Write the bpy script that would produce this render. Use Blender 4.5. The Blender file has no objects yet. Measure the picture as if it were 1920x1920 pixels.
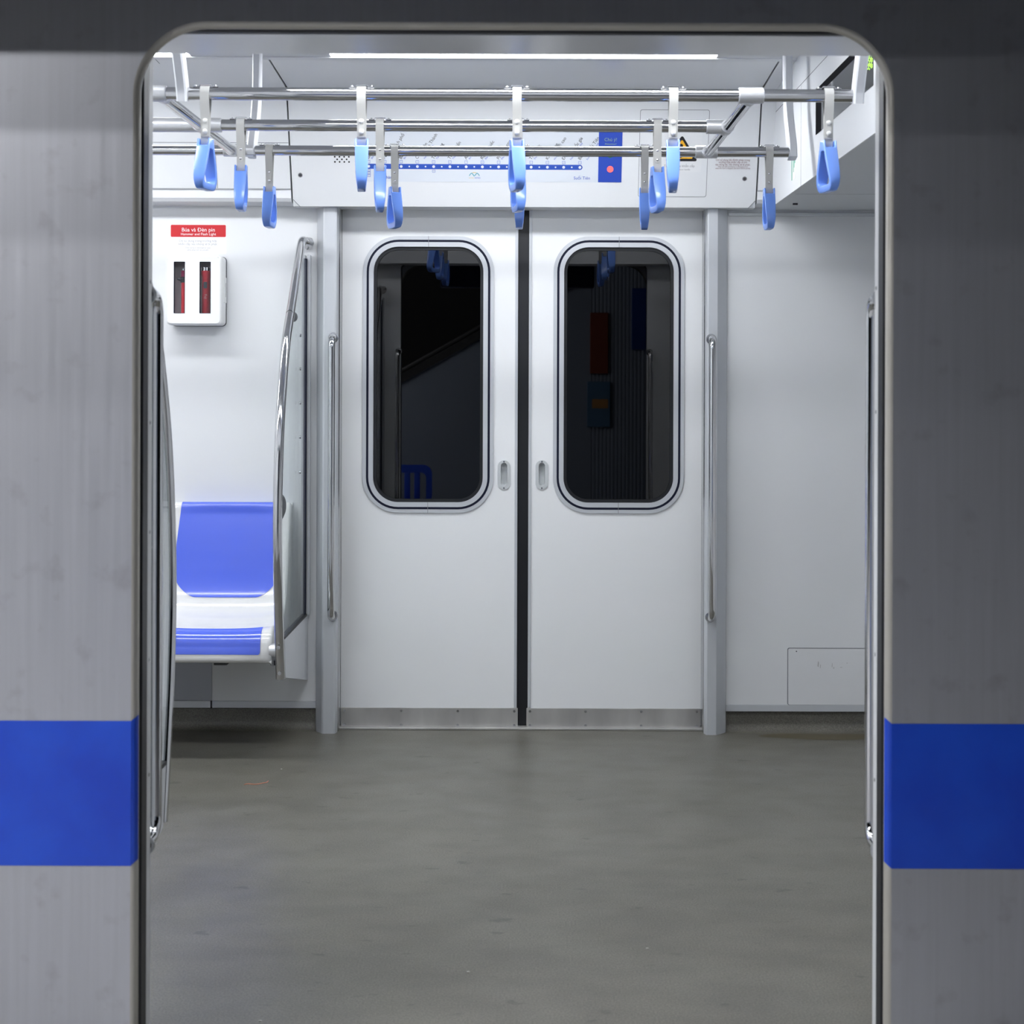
import bpy, bmesh, math
from mathutils import Vector, Matrix

sc = bpy.context.scene
COL = sc.collection
PI = math.pi

# ------------------------------------------------------------------ camera
F = 2984.0                       # focal length in pixels of a 1920 px frame
CX, CY = 992.0, 714.0            # principal point in pixels
CAM = Vector((0.0, -2.812, 1.247))
ROLL = 0.0035
cam_d = bpy.data.cameras.new('camera')
cam = bpy.data.objects.new('camera', cam_d)
COL.objects.link(cam)
cam.location = CAM
cam.rotation_euler = (PI / 2, -ROLL, 0)
cam_d.sensor_width = 36
cam_d.lens = F / 1920 * 36
cam_d.shift_x = -(CX - 960) / 1920
cam_d.shift_y = -(960 - CY) / 1920
cam_d.clip_start = 0.05
cam_d.dof.use_dof = True
cam_d.dof.focus_distance = 5.3
cam_d.dof.aperture_fstop = 7.5
sc.camera = cam

# ------------------------------------------------------------------ world, exposure
w = bpy.data.worlds.new('night'); sc.world = w
w.use_nodes = True
w.node_tree.nodes['Background'].inputs[0].default_value = (0.5, 0.6, 0.8, 1)
w.node_tree.nodes['Background'].inputs[1].default_value = 0.004
sc.view_settings.view_transform = 'Standard'
sc.view_settings.look = 'None'
sc.view_settings.gamma = 1
sc.view_settings.use_curve_mapping = False
sc.view_settings.exposure = 0.0
LAMP_POWER = 29.5        # emission of the ceiling lamps in the car
PLAT_POWER = 215.0        # emission of the platform lamps
sc.cycles.max_bounces = 10
sc.cycles.diffuse_bounces = 6
sc.cycles.glossy_bounces = 5
sc.cycles.transparent_max_bounces = 10
sc.cycles.caustics_reflective = False
sc.cycles.caustics_refractive = False
sc.cycles.sample_clamp_indirect = 6

# ------------------------------------------------------------------ helpers: projection
def ray(u, v):
    du, dv = u - CX, v - CY
    a, b = du + ROLL * dv, dv - ROLL * du
    return Vector((a / F, 1.0, -b / F))
def P(u, v, Y):
    return CAM + ray(u, v) * (Y - CAM.y)
def PX(u, Y, v=CY): return P(u, v, Y).x
def PZ(v, Y, u=CX): return P(u, v, Y).z
def hit(u, v, O, n):
    r = ray(u, v); t = (O - CAM).dot(n) / r.dot(n)
    return CAM + r * t

# ------------------------------------------------------------------ helpers: materials
MATS = {}
def mat(name, col, rough=0.5, metal=0.0, spec=0.5, coat=0.0, emit=None, power=0.0):
    if name in MATS: return MATS[name]
    m = bpy.data.materials.new(name); m.use_nodes = True
    b = m.node_tree.nodes['Principled BSDF']
    b.inputs['Base Color'].default_value = (*col, 1)
    b.inputs['Roughness'].default_value = rough
    b.inputs['Metallic'].default_value = metal
    b.inputs['Specular IOR Level'].default_value = spec
    b.inputs['Coat Weight'].default_value = coat
    b.inputs['Coat Roughness'].default_value = 0.08
    if emit:
        b.inputs['Emission Color'].default_value = (*emit, 1)
        b.inputs['Emission Strength'].default_value = power
    MATS[name] = m
    return m
def nodes(m): return m.node_tree.nodes, m.node_tree.links, m.node_tree.nodes['Principled BSDF']
def srgb(r, g, b):
    f = lambda c: (c / 255 / 12.92) if c / 255 <= 0.04045 else ((c / 255 + 0.055) / 1.055) ** 2.4
    return (f(r), f(g), f(b))
def noisy(m, c1, c2, scale, detail=4, stretch=(1, 1, 1), lo=0.35, hi=0.65, rough=None, bump=0.0):
    """object-space noise between two colours, optional roughness range and bump"""
    n, l, b = nodes(m)
    tc = n.new('ShaderNodeTexCoord'); mp = n.new('ShaderNodeMapping')
    mp.inputs['Scale'].default_value = stretch
    l.new(tc.outputs['Object'], mp.inputs['Vector'])
    t = n.new('ShaderNodeTexNoise'); t.inputs['Scale'].default_value = scale; t.inputs['Detail'].default_value = detail
    l.new(mp.outputs['Vector'], t.inputs['Vector'])
    r = n.new('ShaderNodeValToRGB')
    r.color_ramp.elements[0].position = lo; r.color_ramp.elements[1].position = hi
    r.color_ramp.elements[0].color = (*c1, 1); r.color_ramp.elements[1].color = (*c2, 1)
    l.new(t.outputs['Fac'], r.inputs['Fac']); l.new(r.outputs['Color'], b.inputs['Base Color'])
    if rough:
        mr = n.new('ShaderNodeMapRange'); mr.inputs['To Min'].default_value = rough[0]; mr.inputs['To Max'].default_value = rough[1]
        l.new(t.outputs['Fac'], mr.inputs['Value']); l.new(mr.outputs['Result'], b.inputs['Roughness'])
    if bump:
        bp = n.new('ShaderNodeBump'); bp.inputs['Strength'].default_value = bump; bp.inputs['Distance'].default_value = 0.002
        l.new(t.outputs['Fac'], bp.inputs['Height']); l.new(bp.outputs['Normal'], b.inputs['Normal'])
    return m

WHITE = mat('white_laminate', (0.80, 0.815, 0.835), 0.28, coat=0.15)
WALLW = mat('white_wall_panel', (0.74, 0.752, 0.768), 0.33)
CEILM = mat('ceiling_paint', (0.74, 0.755, 0.78), 0.45)
GREYU = mat('pale_grey_paint', (0.60, 0.625, 0.65), 0.45)
POSTM = mat('satin_aluminium', (0.58, 0.60, 0.63), 0.42, metal=0.3)
CAST = mat('cast_aluminium', (0.74, 0.75, 0.77), 0.34, metal=0.6)
ARMW = mat('arm_paint', (0.70, 0.715, 0.75), 0.4)
CHROME = mat('polished_steel', (0.62, 0.62, 0.63), 0.07, metal=1.0)
SATIN = mat('satin_steel', (0.55, 0.56, 0.58), 0.22, metal=1.0)
RINGM = mat('anodised_frame', (0.60, 0.62, 0.655), 0.38, metal=0.3)
RUBBER = mat('black_rubber', (0.006, 0.007, 0.010), 0.45)
DARKG = mat('dark_gap', (0.004, 0.004, 0.005), 0.8)
NAVY = mat('navy_gasket', (0.006, 0.008, 0.024), 0.6, spec=0.2)
GROOVE = mat('joint_groove', (0.22, 0.23, 0.25), 0.7)
BLUEP = mat('handle_blue_plastic', srgb(110, 150, 234), 0.25, coat=0.25)
BELT = mat('belt_webbing', (0.50, 0.50, 0.485), 0.5)
RIVETW = mat('rivet_white', (0.78, 0.78, 0.77), 0.35)
SEATW = mat('seat_white_shell', (0.70, 0.70, 0.695), 0.16, coat=0.5)
SEATB = mat('seat_blue_panel', srgb(68, 95, 214), 0.2, coat=0.5)
DKGREY = mat('dark_grey_plastic', (0.05, 0.055, 0.065), 0.5)
REDS = mat('sign_red', srgb(190, 14, 26), 0.35)
REDH = mat('hammer_red', srgb(252, 30, 48), 0.35)
REDF = mat('torch_red', srgb(205, 28, 48), 0.35)
PAPER = mat('white_sticker', (0.82, 0.83, 0.845), 0.4)
MAPP = mat('map_sticker', (0.72, 0.76, 0.82), 0.4)
INK = mat('black_ink', (0.012, 0.012, 0.015), 0.5)
INKG = mat('grey_ink', (0.30, 0.30, 0.32), 0.5)
INKR = mat('maroon_ink', (0.22, 0.10, 0.11), 0.5)
INKB = mat('blue_ink', srgb(40, 84, 190), 0.45)
MAPB = mat('map_blue', srgb(48, 84, 178), 0.4)
SIGNB = mat('sign_blue', srgb(46, 76, 178), 0.4)
TEXTW = mat('white_ink', (0.85, 0.85, 0.85), 0.4)
TEXTY = mat('olive_ink', srgb(150, 175, 150), 0.4)
YELL = mat('warning_yellow', srgb(240, 178, 40), 0.4)
LEDR = mat('red_indicator', srgb(255, 110, 110), 0.4, emit=srgb(255, 90, 95), power=0.55)
LEDGR = mat('green_indicator', srgb(20, 110, 70), 0.4)
TEAL = mat('logo_teal', srgb(90, 170, 185), 0.4)
ORNG = mat('logo_orange', srgb(215, 190, 120), 0.4)
EXITG = mat('exit_green', srgb(70, 165, 130), 0.4)
LEDT = mat('led_dots', (0.3, 0.8, 0.05), 0.5, emit=(0.55, 1.0, 0.10), power=1.6)
LAMPM = mat('lamp_diffuser', (0.9, 0.9, 0.9), 0.4, emit=(0.945, 0.968, 1.0), power=LAMP_POWER)
LIPM = mat('opening_lip', (0.52, 0.50, 0.45), 0.42, metal=0.4)
BLUES = noisy(mat('stripe_blue', srgb(14, 70, 200), 0.32, coat=0.2), srgb(10, 62, 190), srgb(18, 76, 205), 6)
THREAD = mat('thread_red', srgb(205, 130, 105), 0.7)
CRUMB = mat('crumb_pale', (0.55, 0.54, 0.50), 0.7)

# brushed stainless skin of the car: vertical drag marks and faint spots
STEEL = mat('brushed_stainless', (0.55, 0.55, 0.57), 0.42, metal=0.75)
def steel_nodes():
    n, l, b = nodes(STEEL)
    tc = n.new('ShaderNodeTexCoord'); mp = n.new('ShaderNodeMapping'); mp.inputs['Scale'].default_value = (40, 40, 1.2)
    l.new(tc.outputs['Object'], mp.inputs['Vector'])
    t = n.new('ShaderNodeTexNoise'); t.inputs['Scale'].default_value = 2.2; t.inputs['Detail'].default_value = 6
    l.new(mp.outputs['Vector'], t.inputs['Vector'])
    t2 = n.new('ShaderNodeTexNoise'); t2.inputs['Scale'].default_value = 16; t2.inputs['Detail'].default_value = 5
    l.new(tc.outputs['Object'], t2.inputs['Vector'])
    r = n.new('ShaderNodeValToRGB')
    r.color_ramp.elements[0].position = 0.3; r.color_ramp.elements[1].position = 0.72
    r.color_ramp.elements[0].color = (0.53, 0.535, 0.56, 1); r.color_ramp.elements[1].color = (0.575, 0.58, 0.61, 1)
    l.new(t.outputs['Fac'], r.inputs['Fac'])
    r2 = n.new('ShaderNodeValToRGB')
    r2.color_ramp.elements[0].position = 0.27; r2.color_ramp.elements[1].position = 0.42
    r2.color_ramp.elements[0].color = (0.78, 0.76, 0.76, 1); r2.color_ramp.elements[1].color = (1, 1, 1, 1)
    l.new(t2.outputs['Fac'], r2.inputs['Fac'])
    mx = n.new('ShaderNodeMix'); mx.data_type = 'RGBA'; mx.blend_type = 'MULTIPLY'; mx.inputs['Factor'].default_value = 0.7
    l.new(r.outputs['Color'], mx.inputs[6]); l.new(r2.outputs['Color'], mx.inputs[7])
    l.new(mx.outputs[2], b.inputs['Base Color'])
    mr = n.new('ShaderNodeMapRange'); mr.inputs['To Min'].default_value = 0.36; mr.inputs['To Max'].default_value = 0.50
    l.new(t.outputs['Fac'], mr.inputs['Value']); l.new(mr.outputs['Result'], b.inputs['Roughness'])
steel_nodes()
KICK = noisy(mat('kick_plate_steel', (0.5, 0.49, 0.47), 0.35, metal=0.55), (0.44, 0.43, 0.42), (0.60, 0.59, 0.57), 9, stretch=(1, 1, 0.3), rough=(0.25, 0.45))

# floor vinyl: olive grey with speckle, cloudy wear and dark scuffs
FLOORM = mat('floor_vinyl', (0.17, 0.165, 0.15), 0.38)
def floor_nodes(m, dark=1.0):
    n, l, b = nodes(m)
    tc = n.new('ShaderNodeTexCoord')
    def noise(s, d, st=None):
        t = n.new('ShaderNodeTexNoise'); t.inputs['Scale'].default_value = s; t.inputs['Detail'].default_value = d
        if st:
            mp = n.new('ShaderNodeMapping'); mp.inputs['Scale'].default_value = st
            l.new(tc.outputs['Object'], mp.inputs['Vector']); l.new(mp.outputs['Vector'], t.inputs['Vector'])
        else: l.new(tc.outputs['Object'], t.inputs['Vector'])
        return t
    def ramp(t, p0, p1, c0, c1):
        r = n.new('ShaderNodeValToRGB'); e = r.color_ramp.elements
        e[0].position = p0; e[1].position = p1; e[0].color = (*c0, 1); e[1].color = (*c1, 1)
        l.new(t.outputs['Fac'], r.inputs['Fac']); return r
    def mul(a, b_, f=1.0):
        mx = n.new('ShaderNodeMix'); mx.data_type = 'RGBA'; mx.blend_type = 'MULTIPLY'; mx.inputs['Factor'].default_value = f
        l.new(a, mx.inputs[6]); l.new(b_, mx.inputs[7]); return mx.outputs[2]
    base = ramp(noise(2.0, 4), 0.3, 0.7, (0.124 * dark, 0.117 * dark, 0.099 * dark), (0.144 * dark, 0.138 * dark, 0.120 * dark))
    speck = ramp(noise(230, 3), 0.36, 0.64, (0.72, 0.72, 0.70), (1.20, 1.20, 1.18))
    wear = ramp(noise(5.5, 5, (1.0, 1.6, 1)), 0.36, 0.60, (0.86, 0.86, 0.86), (1.03, 1.03, 1.03))
    scuff = ramp(noise(15, 6, (0.7, 1.5, 1)), 0.29, 0.345, (0.62, 0.62, 0.62), (1, 1, 1))
    c = mul(mul(mul(base.outputs['Color'], speck.outputs['Color']), wear.outputs['Color']), scuff.outputs['Color'])
    l.new(c, b.inputs['Base Color'])
    mr = n.new('ShaderNodeMapRange'); mr.inputs['To Min'].default_value = 0.30; mr.inputs['To Max'].default_value = 0.46
    t = noise(7, 4); l.new(t.outputs['Fac'], mr.inputs['Value']); l.new(mr.outputs['Result'], b.inputs['Roughness'])
    bp = n.new('ShaderNodeBump'); bp.inputs['Strength'].default_value = 0.12; bp.inputs['Distance'].default_value = 0.001
    t3 = noise(260, 2); l.new(t3.outputs['Fac'], bp.inputs['Height']); l.new(bp.outputs['Normal'], b.inputs['Normal'])
floor_nodes(FLOORM)
STAINM = mat('floor_stain', (0.10, 0.085, 0.055), 0.4)

def glassy(name, tint, rough=0.0, ior=1.5, boost=1.0, gain=1.0):
    m = bpy.data.materials.new(name); m.use_nodes = True
    n, l = m.node_tree.nodes, m.node_tree.links
    n.remove(n['Principled BSDF'])
    tr = n.new('ShaderNodeBsdfTransparent'); tr.inputs[0].default_value = (*tint, 1)
    gl = n.new('ShaderNodeBsdfGlossy'); gl.inputs['Roughness'].default_value = rough
    gl.inputs['Color'].default_value = (boost, boost, boost, 1)
    lw = n.new('ShaderNodeLayerWeight'); lw.inputs['Blend'].default_value = 0.5
    pw_ = n.new('ShaderNodeMath'); pw_.operation = 'POWER'; pw_.inputs[1].default_value = 5.0
    l.new(lw.outputs['Facing'], pw_.inputs[0])
    f0 = ((ior - 1) / (ior + 1)) ** 2
    fr = n.new('ShaderNodeMapRange'); fr.inputs['To Min'].default_value = f0; fr.inputs['To Max'].default_value = gain
    l.new(pw_.outputs[0], fr.inputs['Value'])
    mx = n.new('ShaderNodeMixShader')
    l.new(fr.outputs[0], mx.inputs[0]); l.new(tr.outputs[0], mx.inputs[1]); l.new(gl.outputs[0], mx.inputs[2])
    l.new(mx.outputs[0], n['Material Output'].inputs[0])
    return m
WGLASS = glassy('tinted_window_glass', (0.03, 0.035, 0.045), 0.0, 1.68)
PGLASS = glassy('clear_partition_glass', (0.955, 0.975, 0.97), 0.0, 1.4, gain=0.45)
DGLASS = glassy('display_glass', (0.25, 0.28, 0.29), 0.05, 1.6)
DISPB = mat('display_backing', (0.20, 0.22, 0.23), 0.3)

# ------------------------------------------------------------------ helpers: objects
def obj(name, bm, m, parent=None, smooth=35, kind=None):
    bmesh.ops.recalc_face_normals(bm, faces=bm.faces[:])
    me = bpy.data.meshes.new(name); bm.to_mesh(me); bm.free()
    me.materials.append(m)
    if smooth:
        for p in me.polygons: p.use_smooth = True
        me.set_sharp_from_angle(angle=math.radians(smooth))
    o = bpy.data.objects.new(name, me); COL.objects.link(o)
    if parent:
        o.parent = parent
        o.matrix_parent_inverse = Matrix.Translation(-parent_loc(parent))
    if kind: o['kind'] = kind
    return o
def parent_loc(p):
    v = Vector(p.location)
    if p.parent: v = Vector((0, 0, 0)) if p.type == 'MESH' else v
    return v
def thing(name, label, cat, loc=(0, 0, 0), group=None):
    o = bpy.data.objects.new(name, None); COL.objects.link(o)
    o.empty_display_size = 0.05; o.location = loc
    o['label'] = label; o['category'] = cat
    if group: o['group'] = group
    return o
def tag(o, label, cat, group=None):
    o['label'] = label; o['category'] = cat
    if group: o['group'] = group
    return o
def struct(name, label, cat, loc=(0, 0, 0)):
    o = thing(name, label, cat, loc); o['kind'] = 'structure'; return o

def box(bm, x0, x1, y0, y1, z0, z1, bev=0.0, seg=2):
    v = [bm.verts.new(c) for c in ((x0,y0,z0),(x1,y0,z0),(x1,y1,z0),(x0,y1,z0),(x0,y0,z1),(x1,y0,z1),(x1,y1,z1),(x0,y1,z1))]
    fs = [bm.faces.new([v[i] for i in f]) for f in ((3,2,1,0),(4,5,6,7),(0,1,5,4),(1,2,6,5),(2,3,7,6),(3,0,4,7))]
    if bev:
        es = list({e for f in fs for e in f.edges})
        bmesh.ops.bevel(bm, geom=es, offset=bev, segments=seg, affect='EDGES', profile=0.5)
    return bm
def B(*a, **k): return box(bmesh.new(), *a, **k)
def prism(bm, pts, axis, a0, a1, bev=0.0):
    """polygon pts (two coordinates) pushed along axis 'x','y' or 'z'"""
    def mk(p, a):
        return {'x': (a, p[0], p[1]), 'y': (p[0], a, p[1]), 'z': (p[0], p[1], a)}[axis]
    A = [bm.verts.new(mk(p, a0)) for p in pts]; C = [bm.verts.new(mk(p, a1)) for p in pts]
    n = len(pts)
    fs = [bm.faces.new(A[::-1]), bm.faces.new(C)]
    for i in range(n): fs.append(bm.faces.new((A[i], A[(i+1) % n], C[(i+1) % n], C[i])))
    if bev:
        es = list({e for f in fs for e in f.edges})
        bmesh.ops.bevel(bm, geom=es, offset=bev, segments=2, affect='EDGES', profile=0.5)
    return bm
def PR(*a, **k): return prism(bmesh.new(), *a, **k)
def tube(bm, pts, r, n=16, caps=True, flat=None):
    """round bar along a polyline; r a number or list; flat=(sx,sy) squashes the section"""
    pts = [Vector(p) for p in pts]
    rs = r if isinstance(r, (list, tuple)) else [r] * len(pts)
    T = []
    for i in range(len(pts)):
        a = pts[max(i-1, 0)]; b = pts[min(i+1, len(pts)-1)]
        T.append((b - a).normalized())
    up = Vector((0, 0, 1)) if abs(T[0].z) < 0.9 else Vector((1, 0, 0))
    N = (up - T[0] * up.dot(T[0])).normalized()
    rings = []
    for i, p in enumerate(pts):
        N = (N - T[i] * N.dot(T[i])).normalized(); Bv = T[i].cross(N)
        rings.append([bm.verts.new(p + (N * math.cos(2*PI*k/n) + Bv * math.sin(2*PI*k/n)) * rs[i]) for k in range(n)])
    for i in range(len(rings)-1):
        for k in range(n):
            bm.faces.new((rings[i][k], rings[i][(k+1) % n], rings[i+1][(k+1) % n], rings[i+1][k]))
    if caps:
        bm.faces.new(rings[0][::-1]); bm.faces.new(rings[-1])
    return bm
def TB(*a, **k): return tube(bmesh.new(), *a, **k)
def bez(pts, n=8):
    """Catmull-Rom through pts"""
    pts = [Vector(p) for p in pts]; out = []
    for i in range(len(pts)-1):
        p0 = pts[max(i-1, 0)]; p1 = pts[i]; p2 = pts[i+1]; p3 = pts[min(i+2, len(pts)-1)]
        for k in range(n):
            t = k / n
            out.append(0.5 * ((2*p1) + (p2-p0)*t + (2*p0-5*p1+4*p2-p3)*t*t + (3*p1-p0-3*p2+p3)*t**3))
    out.append(pts[-1]); return out
def rrect(x0, x1, z0, z1, r, n=8):
    """rounded rectangle as (x,z) points, counter-clockwise"""
    out = []
    for cx, cz, a0 in ((x1-r, z1-r, 0), (x0+r, z1-r, PI/2), (x0+r, z0+r, PI), (x1-r, z0+r, 1.5*PI)):
        for k in range(n+1):
            a = a0 + PI/2*k/n; out.append((cx + r*math.cos(a), cz + r*math.sin(a)))
    return out
def loft(bm, loops, closed=True):
    """quads between successive loops of 3D points with equal counts"""
    R = [[bm.verts.new(p) for p in lp] for lp in loops]
    n = len(R[0])
    for a, b in zip(R, R[1:]):
        for i in range(n if closed else n-1):
            j = (i+1) % n
            bm.faces.new((a[i], a[j], b[j], b[i]))
    return R
def holed_panel(bm, x0, x1, z0, z1, loop, y0, y1, n=8):
    """flat panel with a rounded hole (loop from rrect), front at y0 and back at y1"""
    cor = [(x1, z1), (x0, z1), (x0, z0), (x1, z0)]
    m = n + 1
    rings = []
    for y in (y0, y1):
        H = [bm.verts.new((x, y, z)) for x, z in loop]; C = [bm.verts.new((x, y, z)) for x, z in cor]
        rings.append((H, C))
        for c in range(4):
            for k in range(n): bm.faces.new((C[c], H[c*m+k], H[c*m+k+1]))
            j = (c+1) % 4
            bm.faces.new((C[c], H[c*m+n], H[(j*m) % len(H)], C[j]))
    (H0, C0), (H1, C1) = rings
    for i in range(len(H0)):
        j = (i+1) % len(H0); bm.faces.new((H0[i], H0[j], H1[j], H1[i]))
    for c in range(4):
        j = (c+1) % 4; bm.faces.new((C0[c], C0[j], C1[j], C1[c]))
    return bm
def ring(bm, la, lb, y0, y1):
    """frame between two matching (x,z) loops, from depth y0 (front) to y1"""
    loft(bm, [[(x, y1, z) for x, z in la], [(x, y0, z) for x, z in la], [(x, y0, z) for x, z in lb], [(x, y1, z) for x, z in lb]])
    return bm
def disc(bm, c, r, n=12, depth=0.002, ax='y'):
    """little cylinder facing -Y (or along another axis)"""
    c = Vector(c)
    d = {'y': Vector((0, -depth, 0)), 'x': Vector((depth, 0, 0)), 'z': Vector((0, 0, -depth))}[ax]
    return tube(bm, [c, c + d], r, n)
def grow(loop, d, cx, cz):
    return [(x + (d if x > cx else -d), z + (d if z > cz else -d)) for x, z in loop]

_TW = {}
def text_width(t, size):
    if t not in _TW:
        cu = bpy.data.curves.new('w', 'FONT'); cu.body = t; cu.size = 1.0
        o = bpy.data.objects.new('w', cu); COL.objects.link(o)
        dg = bpy.context.evaluated_depsgraph_get()
        bb = o.evaluated_get(dg).bound_box; _TW[t] = max(c[0] for c in bb)
        bpy.data.objects.remove(o); bpy.data.curves.remove(cu)
    return _TW[t] * size
# a flat drawing frame: origin O, ex to the right, ey up, n towards the viewer
class Frame:
    def __init__(s, O, ex, ey):
        s.O, s.ex, s.ey = Vector(O), Vector(ex).normalized(), Vector(ey).normalized()
        s.n = s.ex.cross(s.ey)
    def at(s, x, y, h=0.0): return s.O + s.ex * x + s.ey * y + s.n * h
    def px(s, u, v):
        p = hit(u, v, s.O, s.n) - s.O
        return p.dot(s.ex), p.dot(s.ey)
    def poly(s, bm, pts, h0=0.0, h1=0.001):
        A = [bm.verts.new(s.at(x, y, h0)) for x, y in pts]; C = [bm.verts.new(s.at(x, y, h1)) for x, y in pts]
        n = len(pts)
        bm.faces.new(C); bm.faces.new(A[::-1])
        for i in range(n): bm.faces.new((A[i], A[(i+1) % n], C[(i+1) % n], C[i]))
    def frame(s, bm, la, lb, h0, h1):
        loft(bm, [[s.at(x, y, h0) for x, y in la], [s.at(x, y, h1) for x, y in la], [s.at(x, y, h1) for x, y in lb], [s.at(x, y, h0) for x, y in lb]])
    def circle(s, bm, x, y, r, h0=0.0, h1=0.001, n=16):
        s.poly(bm, [(x + r*math.cos(2*PI*k/n), y + r*math.sin(2*PI*k/n)) for k in range(n)], h0, h1)
    def text(s, bm, body, x, y, size, ang=0.0, align='LEFT', h=0.0012, bold=0.0, width=1.0):
        SUB = {'ế': ('ê', 'a'), 'ề': ('ê', 'g'), 'ẽ': ('e', 't'), 'Đ': ('D', 'b')}
        marks = [(i, SUB[c][1]) for i, c in enumerate(body) if c in SUB]
        body = ''.join(SUB[c][0] if c in SUB else c for c in body)
        if marks:             # accents the font draws badly are laid on as strokes
            W = lambda t: text_width(t + '|', size) - text_width('|', size) if t else 0.0
            tot = text_width(body, size); x00 = -tot/2 if align == 'CENTER' else 0.0
            ca, sa = math.cos(ang), math.sin(ang)
            for i, kd in marks:
                xc = x00 + (W(body[:i]) + W(body[:i+1])) / 2
                ln = {'b': [(-0.44, 0.345), (-0.08, 0.345)], 'a': [(0.10, 0.66), (0.22, 0.82)], 'g': [(0.10, 0.80), (0.22, 0.64)], 't': [(-0.16, 0.56), (-0.06, 0.63), (0.06, 0.56), (0.16, 0.63)]}[kd]
                for (ax_, ay_), (bx_, by_) in zip(ln, ln[1:]):
                    d_ = math.hypot(bx_-ax_, by_-ay_); ox, oy = -(by_-ay_)/d_*0.035, (bx_-ax_)/d_*0.035
                    q = [((xc + (px_)*size)*width, py_*size) for px_, py_ in ((ax_+ox, ay_+oy), (ax_-ox, ay_-oy), (bx_-ox, by_-oy), (bx_+ox, by_+oy))]
                    bm.faces.new([bm.verts.new(s.at(x + a*ca - b*sa, y + a*sa + b*ca, h)) for a, b in q])
        cu = bpy.data.curves.new('t', 'FONT'); cu.body = body; cu.size = size; cu.align_x = align
        cu.offset = bold
        to = bpy.data.objects.new('t', cu); COL.objects.link(to)
        dg = bpy.context.evaluated_depsgraph_get()
        cv_ = to.evaluated_get(dg).to_curve(dg)
        polys = []
        for sp in cv_.splines:
            bp = sp.bezier_points; pts = []
            for i in range(len(bp)):
                p0, p1 = bp[i], bp[(i+1) % len(bp)]
                straight = (p0.handle_right - p0.co).length < 1e-6 and (p1.handle_left - p1.co).length < 1e-6
                for k in range(1 if straight else 3):
                    t = k / 3
                    q = p0.co*(1-t)**3 + p0.handle_right*3*t*(1-t)**2 + p1.handle_left*3*t*t*(1-t) + p1.co*t**3
                    pts.append((q.x, q.y))
            ar = sum(pts[i-1][0]*pts[i][1] - pts[i][0]*pts[i-1][1] for i in range(len(pts)))
            xs, ys = [p[0] for p in pts], [p[1] for p in pts]
            polys.append((ar, min(xs), max(xs), min(ys), max(ys), pts))
        to.to_curve_clear(); bpy.data.objects.remove(to); bpy.data.curves.remove(cu)
        if not polys: return
        sgn = 1 if max(polys, key=lambda p: abs(p[0]))[0] > 0 else -1
        first, second = [], []
        outer = sorted([p for p in polys if p[0]*sgn > 0], key=lambda p: -abs(p[0]))
        for p in outer:      # strokes that run over an earlier outline (horns, bars) are filled on their own
            hitb = any(p[1] < q[2] and p[2] > q[1] and p[3] < q[4] and p[4] > q[3] for q in first)
            (second if hitb else first).append(p)
        for p in [p for p in polys if p[0]*sgn <= 0]:      # a counter goes with the outline that holds it
            hold = [q for q in outer if q[1] <= p[1] + 1e-6 and q[2] >= p[2] - 1e-6 and q[3] <= p[3] + 1e-6 and q[4] >= p[4] - 1e-6]
            q = min(hold, key=lambda q: abs(q[0])) if hold else None
            (second if q is not None and any(q is r for r in second) else first).append(p)
        ca, sa = math.cos(ang), math.sin(ang)
        for gi, grp in enumerate((first, second)):
            if not grp: continue
            c2 = bpy.data.curves.new('t2', 'CURVE'); c2.dimensions = '2D'; c2.fill_mode = 'BOTH'
            for p in grp:
                sp = c2.splines.new('POLY'); sp.points.add(len(p[5]) - 1); sp.use_cyclic_u = True
                for k, (px_, py_) in enumerate(p[5]): sp.points[k].co = (px_, py_, 0, 1)
            o2 = bpy.data.objects.new('t2', c2); COL.objects.link(o2)
            dg = bpy.context.evaluated_depsgraph_get()
            me = bpy.data.meshes.new_from_object(o2.evaluated_get(dg))
            vs = [bm.verts.new(s.at(x + v.co.x*width*ca - v.co.y*sa, y + v.co.x*width*sa + v.co.y*ca, h + gi*0.00005)) for v in me.vertices]
            for p in me.polygons:
                try: bm.faces.new([vs[i] for i in p.vertices])
                except ValueError: pass
            bpy.data.objects.remove(o2); bpy.data.curves.remove(c2); bpy.data.meshes.remove(me)
def flat(name, bm, m, parent=None):
    o = obj(name, bm, m, parent, smooth=0); return o
def text_obj(name, bm, m, parent):
    me = bpy.data.meshes.new(name); bm.to_mesh(me); bm.free(); me.materials.append(m)
    o = bpy.data.objects.new(name, me); COL.objects.link(o); o.parent = parent
    o.matrix_parent_inverse = Matrix.Translation(-parent_loc(parent)); return o

# ------------------------------------------------------------------ main dimensions (metres)
XL, XR = -3.6, 1.75            # car interior ends
YW = 2.85                      # inner face of the far wall
YD = 2.90                      # inner face of the far door leaves
ZC = 2.271                     # ceiling
ZH = 1.857                     # underside of door header covers and bulkhead
HB = (2.775, 1.857)            # far header: lower front edge (Y,Z)
HM = (2.63, 2.248)             # far header: upper edge
HT = (2.24, 2.271)             # where header meets the lamp line
MID = 1.47
def my(y): return 2 * MID - y  # mirror across the car
XB = 0.845                     # bulkhead face
OX0, OX1, OZ = -0.690, 0.632, 1.869    # near door opening

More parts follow.
